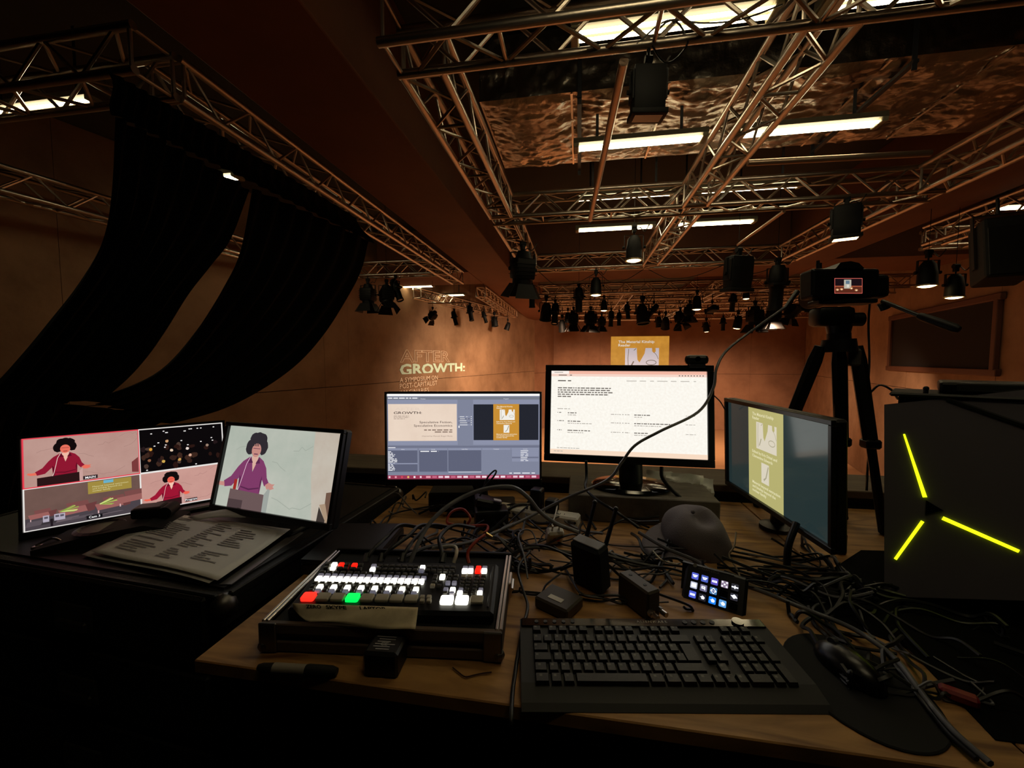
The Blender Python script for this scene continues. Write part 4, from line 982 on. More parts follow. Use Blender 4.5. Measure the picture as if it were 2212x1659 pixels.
# marker, battery, thread, tape roll mark
a_, c_ = atZ(558, 1441, ZD + .009), atZ(728, 1451, ZD + .009)
t = thing('marker_pen', 'black marker pen with a white band lying at the desk edge', 'pen', a_)
d_ = (c_ - a_)
b = MB(); b.tube([a_, a_ + d_ * .05, a_ + d_ * .2, a_ + d_ * .21], .008, 12, rr=[.005, .007, .008, .008]); b.build('tail', m_blackm, t, world=True, smooth=40)
b = MB(); b.tube([a_ + d_ * .2, a_ + d_ * .62], .0085, 12); b.build('barrel', mat('marker_white', '8d857a', .5), t, world=True, smooth=40)
b = MB(); b.tube([a_ + d_ * .61, a_ + d_ * .64, a_ + d_ * .93, c_], .009, 12, rr=[.0085, .0095, .009, .006]); b.build('cap', m_blackm, t, world=True, smooth=40)
c_ = atZ(828, 1452, ZD)
t = thing('camera_battery', 'chunky black camera battery with printed label in front of the tray', 'battery', c_, (0, 0, R(4)))
b = MB(); b.box((0, .012, .022), (.062, .052, .044), ch=.004); b.build('body', m_plastic, t)
b = MB(); b.box((0, .012, .0443), (.05, .042, .0008)); b.build('label_plate', mat('batt_label', '26262a', .4), t)
b = MB()
for k in range(6): b.box((-.004 + .004 * (k % 2), .028 - k * .0062, .0449), (.036 - .006 * (k % 3), .0018, .0004))
vs, fs = text_geo('CE', .011, bold=.0003); b.add([Vector((v.x - .008, v.y + .006, .0451)) for v in vs], fs); b.build('print', mat('batt_print', 'a8a8ac', .5), t)
b = MB(); b.tube(spline([atZ(x, y, ZD + .003) for x, y in ((978, 1442), (990, 1452), (1005, 1462), (1025, 1458), (1045, 1454), (1062, 1452))], 5), .0012, 5); tag(b.build('thread', mat('thread_dark', '3a1d12', .7)), 'dark bit of thread lying on the plywood', 'thread')

# ================================================================== KEYBOARD
kb = thing('keyboard', 'wide black keyboard at the front of the plywood desk', 'keyboard', (.142, .722, ZD), (R(3), 0, R(8.9)))
KW, KD = .485, .192
b = MB(); b.prism([(-KD / 2, .0), (KD / 2, .0), (KD / 2, .017), (-KD / 2 + .04, .017), (-KD / 2 + .01, .010), (-KD / 2, .004)], KW, Matrix.Translation((KW / 2, 0, .002)) @ Matrix.Rotation(PI / 2, 4, 'Z')); b.build('body', mat('keyboard_black', '0e0e10', .6), kb)
b = MB(); b.box((0, KD / 2 - .012, .019), (KW - .004, .024, .006), ch=.002); b.build('gloss_strip', m_gloss, kb)
b = MB(); vs, fs = text_geo('ALIENWARE', .009, 'CENTER', .0002, spacing=1.3); b.add([Vector((v.x + .02, KD / 2 - .014 + v.y, .0224)) for v in vs], fs); b.build('logo', mat('logo_grey', '9a9488', .4), kb)
for k in range(5): b = MB(); b.cyl((-.21 + k * .018, KD / 2 - .012, .021), (-.21 + k * .018, KD / 2 - .012, .0235), .004, n=10); b.build('media_button', m_darkgrey, kb)
for k in range(4): b = MB(); b.cyl((.085 + k * .018, KD / 2 - .012, .021), (.085 + k * .018, KD / 2 - .012, .0235), .005, n=10); b.build('media_button', m_darkgrey, kb)
b = MB(); b.cyl((.19, KD / 2 - .012, .020), (.19, KD / 2 - .012, .026), .011, n=18); b.build('dial', m_gloss, kb)
m_key = mat('key_black', '161514', .5, bump=(200, .05)); m_legend = mat('key_legend', '5d5b55', .5)
KM = {}
LG = MB().add([(-.0045, .001, .0), (.0, .001, .0), (.0, .0055, .0), (-.0045, .0055, .0)], [(0, 1, 2, 3)]).mesh('legend', m_legend)
U, VY = .0197, .0222
def key(x, y, wu=1., hu=1., leg=True):
    k = (round(wu, 2), round(hu, 2)); w_, d_ = wu * U - .0036, hu * VY - .0036
    if k not in KM:
        q = MB(); z0, z1, ins = 0, .0075, .0014
        q.add([(-w_ / 2, -d_ / 2, z0), (w_ / 2, -d_ / 2, z0), (w_ / 2, d_ / 2, z0), (-w_ / 2, d_ / 2, z0), (-w_ / 2 + ins, -d_ / 2 + ins, z1), (w_ / 2 - ins, -d_ / 2 + ins, z1), (w_ / 2 - ins, d_ / 2 - ins, z1), (-w_ / 2 + ins, d_ / 2 - ins, z1)],
              [(0, 1, 5, 4), (1, 2, 6, 5), (2, 3, 7, 6), (3, 0, 4, 7), (4, 5, 6, 7)])
        KM[k] = q.mesh('key', m_key)
    o = inst(KM[k], 'key', kb, (x, y, .0185))
    if leg: inst(LG, 'legend', o, (0 if wu < 1.4 else -w_ / 4, 0, .0077))
    return o
kx0 = -KW / 2 + .022; yF = KD / 2 - .034
for x in (0, 1.55, 2.55, 3.55, 4.55, 6.05, 7.05, 8.05, 9.05, 10.55, 11.55, 12.55, 13.55): key(kx0 + (x + .5) * U, yF, 1, .8)
rows_ = [[1] * 13 + [2], [1.5] + [1] * 12 + [1.5], [1.75] + [1] * 12 + [1.25], [1.25] + [1] * 11 + [2.75], [1.35, 1.05, 1.05, 6.2, 1.35, 1.35, 1.3, 1.35]]
for ri, rw in enumerate(rows_):
    x = 0; y = yF - (ri + 1.12) * VY
    for ki, wd in enumerate(rw):
        if ri == 1 and ki == 13: key(kx0 + (x + .8) * U, y - .5 * VY, 1.45, 2, leg=False); x += wd; continue
        if ri == 2 and ki == 13: x += wd; continue
        key(kx0 + (x + wd / 2) * U, y, wd, 1, leg=wd < 2); x += wd
nx = kx0 + 15.9 * U
for r_ in range(3):
    for c in range(2): key(nx + c * U, yF - (r_ + 1.12) * VY)
key(nx + .58 * U, yF - 4.12 * VY)
for c in range(3): key(nx + (c - .42) * U, yF - 5.12 * VY)
px_ = nx + 2.6 * U
for c in range(3): key(px_ + (c + .4) * U, yF, 1, .8)
for r_ in range(4):
    for c in range(3): key(px_ + c * U, yF - (r_ + 1.12) * VY)
key(px_ + 3 * U, yF - 1.12 * VY); key(px_ + 3 * U, yF - 2.62 * VY, 1, 2, False); key(px_ + 3 * U, yF - 4.62 * VY, 1, 2, False)
key(px_ + .5 * U, yF - 5.12 * VY, 2, 1, False); key(px_ + 2 * U, yF - 5.12 * VY)

# mouse mat and mouse
pc = atZ(1850, 1478, ZD)
b = MB(); b.lathe([(0, 0), (.098, 0), (.1, .0015), (.098, .003), (0, .003)], (pc.x + .0, pc.y + .0, ZD + .0005), n=40, sx=1.0, sy=1.25); o = b.build('mouse_mat', mat('mat_black', '050505', .9)); tag(o, 'round black mouse mat right of the keyboard', 'mouse mat')
mc = atZ(1832, 1450, ZD + .004)
t = thing('mouse', 'black computer mouse on the round mat', 'mouse', mc, (0, 0, R(20)))
b = MB(); b.ball((0, 0, .004), .034, 18, 12, (.95, 1.75, 1.0)); 
for v in b.v: v.z = max(v.z, .0)
b.build('shell', mat('mouse_black', '0a0a0b', .3), t, smooth=60); b = MB(); b.cyl((-.004, .028, .032), (.004, .028, .032), .009, n=12); b.build('wheel', m_darkgrey, t)

# ================================================================== STREAM CONTROLLER WITH PICTURE KEYS
sd = thing('key_controller', 'small black controller with rows of glowing picture keys', 'controller', (.306, .943, .775), (R(-40.5), 0, R(-25.5)))
b = MB(); b.box((0, .012, .004), (.130, .022, .092), ch=.006); b.build('body', m_plastic, sd)
fr_ = Euler((R(-40.5), 0, R(-25.5))).to_matrix()
b = MB(); b.prism([(-.02, .0), (.035, .0), (.03, .012), (.0, .06), (-.008, .06)], .11, Matrix.Translation((.306, .985, ZD)) @ Matrix.Rotation(R(-25.5), 4, 'Z') @ Matrix.Translation((.055, 0, 0)) @ Matrix.Rotation(PI / 2, 4, 'Z')); b.build('stand', m_plastic, sd, world=True)
pic = Pic(.05, .006); pic.text('STREAM DECK', .0, 1, .8, mat('deck_print', '6a675e', .5), width=.9); pic.build('lettering', sd, (-.012, -.0003, .043)); b = MB(); b.cyl((-.045, .0, .0455), (-.045, -.0005, .0455), .0045, n=16); b.build('emblem', mat('deck_print'), sd)
KEYB = MB().box((0, 0, 0), (.0165, .004, .0165), ch=.0018).mesh('key', m_gloss)
cols = [('5560c8', 'bar'), ('4a5fb8', 'bar'), ('5a50b8', 'bar2'), ('8a7890', 'dots'), ('2a2a30', 'plus'), ('b0b4c4', 'frame'), ('6a6884', 'loop'), ('4878a8', 'dia'), (None, ''), ('2c2c34', 'ship'), ('5060d0', 'bar3'), ('26262c', 'home'), ('1f80f0', 'hand'), ('5c9ad8', 'hand'), (None, '')]
for k, (cc_, ic) in enumerate(cols):
    cx, cz = -.041 + (k % 5) * .0205, .021 - (k // 5) * .0205
    o = inst(KEYB, 'key', sd, (cx, -.001, cz))
    if not cc_: continue
    pic = Pic(.0145, .0145, 1.5e-5); mm = G(cc_, 1.1); wt = G('f2f6ff', 1.3)
    pic.poly([(.08, 0), (.92, 0), (1, .08), (1, .92), (.92, 1), (.08, 1), (0, .92), (0, .08)], mm)
    if ic.startswith('bar'): pic.poly([(.12, .3), (.9, .3), (.75, .55), (.62, .68), (.3, .68)], wt) if ic == 'bar' else pic.rect(.15, .35, .85, .65, wt); pic.rect(.25, .45, .7, .5, mm)
    if ic == 'dots':
        for a, c in ((.5, .5), (.2, .2), (.8, .2), (.2, .8), (.8, .8)): pic.ell(a, c, .13, .13, wt, 10)
    if ic == 'plus': pic.rect(.05, .4, .95, .6, wt); pic.rect(.42, .25, .58, .75, wt)
    if ic == 'frame': pic.rect(.15, .18, .85, .8, G('eef0fa', 1.3))
    if ic == 'loop': pic.rect(.2, .25, .75, .65, wt); pic.rect(.32, .36, .6, .45, mm); pic.poly([(.6, .6), (.8, .6), (.68, .85)], wt)
    if ic == 'dia': pic.poly([(.5, .05), (.95, .5), (.5, .95), (.05, .5)], wt); pic.poly([(.5, .2), (.78, .47), (.22, .47)], G('1c3c80')); pic.poly([(.22, .55), (.78, .55), (.5, .82)], G('1c3c80'))
    if ic == 'ship': pic.poly([(.02, .35), (.3, .3), (.5, .12), (.75, .3), (.98, .6), (.7, .62), (.5, .78), (.3, .6)], wt)
    if ic in ('home', 'hand'): pic.poly([(.15, .45), (.35, .4), (.5, .2), (.8, .4), (.85, .55), (.72, .75), (.4, .75), (.35, .55)], wt)
    pic.build('picture', o, (0, -.0022, 0))

# ================================================================== SMALL GEAR ON THE DESK
def convbox(name, label, cat, px, py, size, rot, m, zc=None):
    c = atZ(px, py, ZD); t = thing(name, label, cat, (c.x, c.y, ZD), rot)
    b = MB(); b.box((0, 0, size[2] / 2), size, ch=.004); b.build('body', m, t); return t
m_conv = mat('converter_grey', '4a4238', .5, .3)
t = convbox('signal_converter', 'flat grey converter box with white label behind the keyboard', 'converter', 1207, 1312, (.085, .07, .026), (0, 0, R(-30)), m_conv)
b = MB(); b.box((0, -.012, .0265), (.035, .014, .0008)); b.build('label_plate', m_white, t)
t = convbox('signal_converter', 'upright grey converter box with two metal sockets', 'converter', 1378, 1312, (.036, .095, .062), (0, 0, R(35)), m_conv)
for k in (-1, 1):
    b = MB(); b.cyl((.012 * k, -.047, .02), (.012 * k, -.07, .02), .0055, n=12); b.cyl((.012 * k, -.047, .02), (.012 * k, -.056, .02), .0075, n=6); b.build('socket', m_silver, t)
for y in (-.02, .025): b = MB(); b.cyl((0, y, .062), (0, y, .0628), .004, n=10); b.build('screw', m_black, t)
c = atZ(1268, 1272, ZD)
t = thing('radio_receiver', 'black radio receiver with two stub aerials amid the cables', 'receiver', (c.x, c.y, ZD), (R(8), 0, R(-38)))
b = MB(); b.box((0, .02, .055), (.085, .045, .11), ch=.006); b.build('body', m_blackm, t)
b = MB(); b.box((0, .02, .1125), (.075, .03, .004), ch=.001); b.build('top_label', mat('label_grey', '8f8d90', .6), t)
for s in (-1, 1): b = MB(); b.cyl((.028 * s, .04, .09), (.03 * s + .015, .075, .185), .0055, .0048, n=10); b.ball((.03 * s + .015, .075, .187), .006, 8, 6); b.build('aerial', m_plastic, t, smooth=40)
# power strip with plugs
c = Vector((-.135, 1.345, ZD))
t = thing('power_strip', 'white power strip with black plugs behind the cable tangle', 'power strip', c, (0, 0, R(-13)))
b = MB(); b.box((0, 0, .018), (.29, .055, .036), ch=.006); b.build('body', m_white, t)
for x in (-.09, -.03, .03, .09):
    for s in (-.007, .007): b = MB(); b.box((x + s, -.005, .0362), (.002, .007, .001)); b.build('slot', m_blackm, t)
for x, z in ((.0, .075), (.052, .045)): b = MB(); b.box((x, 0, .036 + z / 2), (.042, .044, z), ch=.008); b.build('plug', m_plastic, t)
c = atZ(1195, 1172, ZD)
t = thing('plug_adapter', 'white plug adapter with a red mark among the cables', 'adapter', c, (R(25), 0, R(20)))
b = MB(); b.box((0, 0, .03), (.05, .03, .05), ch=.006); b.build('body', m_white, t); b = MB(); b.box((.002, -.0156, .03), (.02, .001, .009), Matrix.Rotation(R(25), 3, 'Y')); b.build('mark', mat('mark_red', 'd0542a', .5), t)
for s in (-1, 1): b = MB(); b.cyl((.01 * s, .0, .055), (.01 * s, 0, .07), .003); b.build('pin', m_silver, t)
c = atZ(1062, 1140, ZD)
t = thing('power_brick', 'bulky black power bricks stacked before the software monitor', 'power supply', c, (0, 0, R(18)))
b = MB(); b.box((0, .02, .03), (.11, .07, .06), ch=.008); b.build('body', m_plastic, t); b = MB(); b.box((-.01, .03, .075), (.09, .06, .03), Matrix.Rotation(R(14), 3, 'Y'), ch=.006); b.build('upper_brick', m_plastic, t); b = MB(); b.box((.02, .0, .0915), (.025, .018, .0008), Matrix.Rotation(R(14), 3, 'Y')); b.build('sticker', m_white, t)
b = MB(); b.box((0, 0, 0), (.17, .10, .07), ch=.006); c = atZ(975, 1102, ZD); o = b.build('black_box', m_blackm); o.location = (c.x, c.y + .03, ZD + .035); o.rotation_euler = (0, 0, R(10)); tag(o, 'plain black box left of the power bricks under the monitor', 'box')
# dark slab beside the flight case
sl = [atZ(650, 1208, .79), atZ(800, 1216, .79), atZ(872, 1131, .79), atZ(738, 1130, .79)]
t = thing('closed_laptop', 'closed dark laptop lying between the flight case and cables', 'laptop', (sl[0].x, sl[0].y, ZD))
b = MB(); b.add(sl + [p - Vector((0, 0, .012)) for p in sl], [(0, 1, 2, 3), (7, 6, 5, 4), (0, 4, 5, 1), (1, 5, 6, 2), (2, 6, 7, 3), (3, 7, 4, 0)]); b.build('lid', mat('laptop_grey', '2b2d33', .45, .3), t, world=True)
b = MB(); s2 = [p - Vector((0, 0, .014)) for p in sl]; b.add(s2 + [p - Vector((0, 0, .026)) for p in s2], [(0, 1, 2, 3), (7, 6, 5, 4), (0, 4, 5, 1), (1, 5, 6, 2), (2, 6, 7, 3), (3, 7, 4, 0)]); b.build('base', m_darkgrey, t, world=True)
# cap
cc_ = atZ(1512, 1196, ZD)
t = thing('baseball_cap', 'crumpled grey baseball cap lying on the cables', 'cap', (cc_.x, cc_.y + .05, ZD + .02), (R(10), R(-14), R(22)))
m_cap = mat('cap_cloth', '6e6668', .9, bump=(300, .15))
b = MB(); NU, NV = 40, 16
def CP(i, j):
    a = 2 * PI * i / (NU - 1); f = j / (NV - 1); r_ = math.cos(f * PI / 2) ** .75; x, y, z = .085 * r_ * math.cos(a), .105 * r_ * math.sin(a), .095 * math.sin(f * PI / 2)
    d = mnoise.noise(Vector((x * 16, y * 16, z * 16))) * .014; z -= .03 * math.exp(-((x - .01) ** 2 + (y + .03) ** 2) / .0012) * f
    return Vector((x * (1 + d * 5), y * (1 + d * 5), max(.001, z + d * f)))
b.grid(CP, NU, NV); b.build('crown', m_cap, t, smooth=60)
b = MB()
def BP(i, j):
    a = PI + (i / 20 - .5) * 2.2; r0 = (.083, .103); f = j / 6; e = .08 * math.cos((i / 20 - .5) * PI * .92) * f
    return Vector(((r0[0] + e) * math.cos(a), (r0[1] + e * .5) * math.sin(a), .012 - .02 * abs(i / 20 - .5) * f + .006 * f))
b.grid(BP, 21, 7); o = b.build('brim', m_cap, t, smooth=60); o.modifiers.new('thickness', 'SOLIDIFY').thickness = .004
b = MB(); b.ball((0, 0, .094), .006, 8, 6); b.build('button', m_cap, t)
# clear bag
bc = atZ(1455, 1100, ZD)
m_bag = mat('bag_plastic', 'f4f4ee', .2, alpha=.7, spec=.9)
t = thing('plastic_bag', 'crumpled clear zip bag behind the cap', 'bag', (bc.x, bc.y, ZD), (0, 0, R(-12)))
for off, rx in ((0, R(62)), (.02, R(50))):
    b = MB(); fr_ = Matrix.Translation((off * 2, off, .005)) @ Matrix.Rotation(rx, 4, 'X') @ Matrix.Rotation(off * 8, 4, 'Y')
    b.grid(lambda i, j: fr_ @ Vector(((i / 17 - .5) * .2, j / 11 * .13, .018 * mnoise.noise(Vector((i * .35, j * .45, off * 90))) + .01 * mnoise.noise(Vector((i * .9, j * .9, 3))))), 18, 12); b.build('film', m_bag, t, smooth=50)
b = MB(); b.box((.03, .035, .045), (.03, .004, .05), Matrix.Rotation(R(20), 3, 'Y')); b.box((-.03, .03, .05), (.04, .02, .03), ch=.004); b.build('contents', mat('bag_stuff', '8e8a80', .5), t)
# ================================================================== COMPUTER TOWER
TWY = R(-36)
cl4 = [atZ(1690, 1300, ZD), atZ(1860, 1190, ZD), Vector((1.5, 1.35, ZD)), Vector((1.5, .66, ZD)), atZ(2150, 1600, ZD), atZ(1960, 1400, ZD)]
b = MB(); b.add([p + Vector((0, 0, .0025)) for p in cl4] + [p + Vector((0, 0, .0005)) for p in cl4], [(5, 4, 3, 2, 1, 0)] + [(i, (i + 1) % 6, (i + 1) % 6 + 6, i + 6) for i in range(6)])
tag(b.build('darkening_sheet', m_drape), 'black sheet added to darken the desk under the computer tower', 'darkening sheet')  # made-up sheet, added so this side of the desk turns dark
tp0 = atZ(1910, 1275, ZD + .004); LEAN = R(18); tn = Vector((math.sin(TWY) * math.cos(LEAN), -math.cos(TWY) * math.cos(LEAN), math.sin(LEAN)))
tw = thing('computer_tower', 'big dark computer tower with three yellow light strips', 'computer', tp0, (-LEAN, 0, TWY))
TI = FR[tw.name].inverted()
def onT(x, y, d=0.): return TI @ atPlane(x, y, tp0 + tn * d, tn)
pl = [(p.x, max(0, p.z)) for p in (onT(x, y) for x, y in [(1910, 874), (2046, 860), (2215, 842), (2330, 1000), (2300, 1300), (1960, 1290), (1910, 1275)])]
b = MB(); b.prism(pl, .012); b.build('side_panel', mat('tower_grey', '77727a', .33, .4), tw)
b = MB(); b.tube([onT(2046, 862, .001), onT(2236, 928, .001)], .005, 6); b.build('seam', m_blackm, tw)
m_led = mat('led_yellow', 'e8ff20', .4, emit='d8f010', es=2.4)
for a, c, r0, r1 in (((1953, 938), (1998, 1074), .0018, .0038), ((1934, 1208), (1993, 1126), .0027, .003), ((2036, 1119), (2201, 1191), .0042, .0034)):
    b = MB(); b.cyl(onT(*a, .001), onT(*c, .001), r0, r1, n=8); b.build('light_strip', m_led, tw)
b = MB(); b.lathe([(0, .0), (.02, 0), (.018, .004), (0, .004)], onT(2012, 1098), Matrix.Rotation(PI / 2, 3, 'X'), n=3); b.build('hub', m_gloss, tw)
TM = Matrix.Translation(tp0) @ Matrix.Rotation(TWY, 4, 'Z')
TMI = TM.inverted()
pt = FR[tw.name] @ onT(2046, 862); pr_ = FR[tw.name] @ onT(2235, 880); zt_ = (TMI @ pt).z; yb = (TMI @ pt).y; wb = max(v[0] for v in pl) - .03
b = MB(); b.prism([(.035, 0), (.36, 0), (.36, zt_), (yb + .035, zt_)], wb, TM @ Matrix.Translation((wb, 0, 0)) @ Matrix.Rotation(PI / 2, 4, 'Z')); b.build('body', m_plastic, tw, world=True)
def topbox(name, label, cat, x0, x1, y0, y1, z0, z1, m, ch=.004):
    b = MB(); b.box(((x0 + x1) / 2, (y0 + y1) / 2, (z1 - z0) / 2), (x1 - x0, y1 - y0, z1 - z0), ch=ch)
    o = b.build(name, m); o.location = TM @ Vector((0, 0, z0)); o.rotation_euler = (0, 0, TWY); return tag(o, label, cat)
xl = onT(1926, 862).x - .005
topbox('black_tray', 'flat black tray lying on the computer tower', 'tray', xl, xl + .36, yb - .005, yb + .2, zt_ + .001, zt_ + .011, m_black)
xg = onT(2028, 840).x
t = thing('glossy_device', 'dark glossy flat device lying on the tray atop the tower', 'device', TM @ Vector((xg, yb + .03, zt_ + .012)), (0, 0, TWY))
b = MB(); b.box((.13, .08, .014), (.26, .16, .028), ch=.007); b.build('body', m_plastic, t); b = MB(); b.box((.14, -.0005, .015), (.22, .002, .016)); b.build('glass_edge', mat('device_glass', '3a3c36', .1, coat=.8), t)
c_ = TM @ Vector((onT(2000, 845).x, yb + .01, zt_ + .011)); b = MB(); b.cyl(c_, c_ + Vector((0, 0, .01)), .005, n=10); b.ball(c_ + Vector((0, 0, .012)), .006, 10, 6); tag(b.build('thumb_screw', m_black, smooth=40), 'small black thumb screw standing on the tray', 'screw')

# ================================================================== TRIPOD AND VIDEO CAMERA
YK = 1.42; SC = YK / 1.647
cl = CAM + (Vector((.955, 1.647, 1.563)) - CAM) * SC          # centre of the camera's screen
K = .1 * SC / 60                                              # metres per photo pixel there
vc = thing('video_camera', 'black video camera with a small glowing screen on the tripod', 'camera', cl, (R(-3.5), 0, R(9.4)))
def CPx(x, y, d=0.): return Vector(((x - 1833) * K, d, -(y - 617.5) * K))
b = MB(); a_, c_ = CPx(1758, 578), CPx(1905, 641); b.box(((a_.x + c_.x) / 2, .035, (a_.z + c_.z) / 2), (c_.x - a_.x, .06, a_.z - c_.z), ch=.008); b.build('body', m_plastic, vc)
b = MB(); a_, c_ = CPx(1895, 590), CPx(1930, 640); b.box(((a_.x + c_.x) / 2, .045, (a_.z + c_.z) / 2), (c_.x - a_.x, .075, a_.z - c_.z), ch=.012); b.build('grip', m_black, vc)
b = MB(); b.prism([(CPx(1806, 0).x, CPx(0, 580).z), (CPx(1868, 0).x, CPx(0, 580).z), (CPx(1856, 0).x, CPx(0, 568).z), (CPx(1838, 0).x, CPx(0, 564).z), (CPx(1816, 0).x, CPx(0, 567).z)], .07, Matrix.Translation((0, .0, 0))); b.build('viewfinder', m_plastic, vc)
b = MB(); b.cyl(CPx(1785, 575, .03), CPx(1785, 563, .03), .008, n=12); b.cyl(CPx(1783, 563, .03), CPx(1783, 557, .03), .005, n=8); b.build('dial', m_black, vc)
b = MB(); b.cyl((0, .06, -.005), (0, .17, -.005), .04, .036, n=20); b.build('lens', m_black, vc, smooth=40)
b = MB(); b.box((0, .0035, 0), (64 * K, .006, 37 * K), ch=.001); b.build('screen_frame', m_gloss, vc)
pic = Pic(60 * K, 33 * K)
pic.rect(0, 0, 1, 1, G('e0685c')); pic.rect(.015, .03, .985, .97, G('1a0f14')); pic.rect(.015, .5, .985, .56, G('b0583a')); pic.rect(.015, .56, .985, .97, G('5a2a1c'))
pic.rect(.34, .1, .60, .68, G('b9b4a4')); pic.rect(.40, .16, .54, .38, G('60788a')); pic.rect(.44, .42, .52, .6, G('d8d4c8'))
for a, c in ((.1, .75), (.25, .72), (.6, .66), (.78, .78)): pic.ell(a, c, .06, .07, G('c88858'), 10); pic.rect(a - .02, c - .02, a + .03, c + .06, G('f0d8b0'))
pic.build('screen', vc)
hp = cl + Euler((R(-3.5), 0, R(9.4))).to_matrix() @ CPx(1830, 650, .03)     # under the camera
tp_ = thing('tripod', 'black camera tripod with a pan handle, standing beside the tower', 'tripod', (hp.x, hp.y, ZD))
def TPx(x, y, d=0.): return atY(x, y, YK + d)
b = MB(); a_, c_ = TPx(1772, 645), TPx(1900, 654); b.box(((a_.x + c_.x) / 2, YK + .04, (a_.z + c_.z) / 2), (c_.x - a_.x, .07, .014), ch=.003); b.build('plate', m_black, tp_, world=True)
b = MB(); a_ = TPx(1812, 682); b.box((a_.x, YK + .04, a_.z), (.105, .075, .06), ch=.014); b.cyl(TPx(1812, 690, .04), TPx(1812, 722, .04), .04, .03, n=16); b.cyl(TPx(1762, 690, .04), TPx(1862, 690, .04), .022, n=14); b.build('head', m_plastic, tp_, world=True, smooth=35)
b = MB(); b.cyl(TPx(1812, 720, .04), TPx(1812, 735, .04), .032, n=16); b.cyl(TPx(1812, 733, .04), TPx(1812, 760, .04), .045, .05, n=16); b.build('collar', m_black, tp_, world=True, smooth=35)
b = MB(); b.cyl(TPx(1812, 750, .04), TPx(1812, 905, .04), .014, n=12); b.build('centre_column', m_black, tp_, world=True)
h0, h1, h2 = TPx(1905, 650, .0), TPx(1985, 682, -.08), TPx(2072, 712, -.16)
b = MB(); b.cyl(h0, h1, .006, n=10); b.build('pan_bar', mat('pan_bar', '5f615f', .3, .8), tp_, world=True, smooth=40)
b = MB(); b.tube([h1, h1.lerp(h2, .1), h1.lerp(h2, .9), h2], .011, 12, rr=[.009, .011, .012, .008]); b.build('pan_grip', m_black, tp_, world=True, smooth=40)
b = MB(); b.cyl(TPx(1905, 655, .0), TPx(1912, 668, .0), .014, n=10); b.build('handle_joint', m_plastic, tp_, world=True)
for top, foot in ((TPx(1772, 748, .05), Vector((.66, 1.60, ZD + .006))), (TPx(1850, 748, .05), atZ(1908, 1150, ZD + .006)), (TPx(1812, 752, .02), atZ(1822, 1120, ZD + .006))):
    d_ = foot - top
    b = MB(); b.tube([top, top + d_ * .08, top + d_ * .55], .02, 8, rr=[.017, .022, .020]); leg = b.build('leg', m_black, tp_, world=True, smooth=35)
    b = MB(); b.tube([top + d_ * .5, foot], .013, 8); b.build('leg_extension', m_black, tp_, world=True, smooth=35)
    b = MB(); b.box(top + d_ * .53, (.044, .044, .03), ch=.006); b.build('leg_lock', m_plastic, tp_, world=True)
    b = MB(); b.ball(foot + Vector((0, 0, .006)), .014, 8, 6); b.build('foot', m_blackm, tp_, world=True)
b = MB(); a_ = TPx(1843, 772, .03); b.box(a_, (.035, .03, .055), ch=.006); b.build('badge_plate', mat('badge_grey', '6a6862', .4, .4), tp_, world=True)

# ================================================================== CABLES
def cable(pts, r, m, label, group=None, n=6, name='cable'):
    b = MB(); b.tube(spline(pts, 7), r, n); return tag(b.build(name, m, smooth=60), label, 'cable', group)
D = atD
zd = lambda l: [atZ(x, y, ZD + h) for x, y, h in l]
cable([D(1716, 640, 1.42), D(1700, 660, 1.40), D(1640, 703, 1.36), D(1572, 755, 1.30), D(1548, 795, 1.26), D(1541, 838, 1.24), D(1508, 890, 1.22), D(1425, 932, 1.2), D(1372, 962, 1.2), D(1342, 1000, 1.2), D(1310, 1038, 1.21), D(1215, 1080, 1.24), D(1120, 1128, 1.2), D(1010, 1172, 1.09), D(930, 1180, 1.02), D(860, 1210, .95)], .0042, m_cable_grey, 'long grey cable sweeping from the camera across the white screen')
b = MB(); b.cyl(D(1722, 630, 1.42), D(1694, 668, 1.395), .009, .006, n=10); tag(b.build('cable_plug', m_plastic, smooth=40), 'black plug on the cable at the left of the camera', 'plug')
cable([D(1880, 640, 1.42), D(1876, 700, 1.43), D(1878, 780, 1.42), D(1875, 850, 1.4), D(1884, 900, 1.38), D(1888, 940, 1.36), D(1876, 990, 1.35), D(1872, 1060, 1.33)], .0035, m_cable, 'thin black cable hanging down behind the tripod')
cable([D(1878, 850, 1.34), D(1900, 832, 1.32), D(1925, 842, 1.29), D(1940, 862, 1.26)], .0035, m_cable, 'short black cable looping from tripod to tower')
cable([D(1543, 855, 1.4), D(1556, 868, 1.44), D(1566, 885, 1.47)], .002, m_cable, 'thin wire between the white screen and side monitor')
cable([D(883, 1222, .93), D(905, 1170, .96), D(935, 1122, 1.0), D(985, 1082, 1.05), D(1045, 1057, 1.08), D(1105, 1052, 1.1), D(1140, 1074, 1.12), D(1165, 1104, 1.15), D(1200, 1130, 1.17), D(1250, 1150, 1.15)], .0058, m_cable_grey, 'thick grey cable arching over the tangle before the software monitor')
cable([D(1042, 1062, 1.16), D(1052, 1034, 1.17), D(1066, 1018, 1.18), D(1072, 1018, 1.18), D(1066, 1030, 1.17), D(1050, 1048, 1.16), D(1036, 1072, 1.15)], .0026, m_cable, 'small black loop of wire in front of the software monitor')
cable([D(1266, 995, 1.38), D(1267, 1030, 1.37), D(1266, 1055, 1.33), D(1290, 1080, 1.27), D(1330, 1105, 1.22), D(1380, 1140, 1.18)], .005, m_cable, 'black cable dropping left of the oval monitor foot')
cable([D(1429, 1008, 1.38), D(1430, 1030, 1.37), D(1445, 1052, 1.36), D(1470, 1075, 1.35), D(1500, 1100, 1.32)], .006, m_cable, 'black cable dropping right of the oval monitor foot')
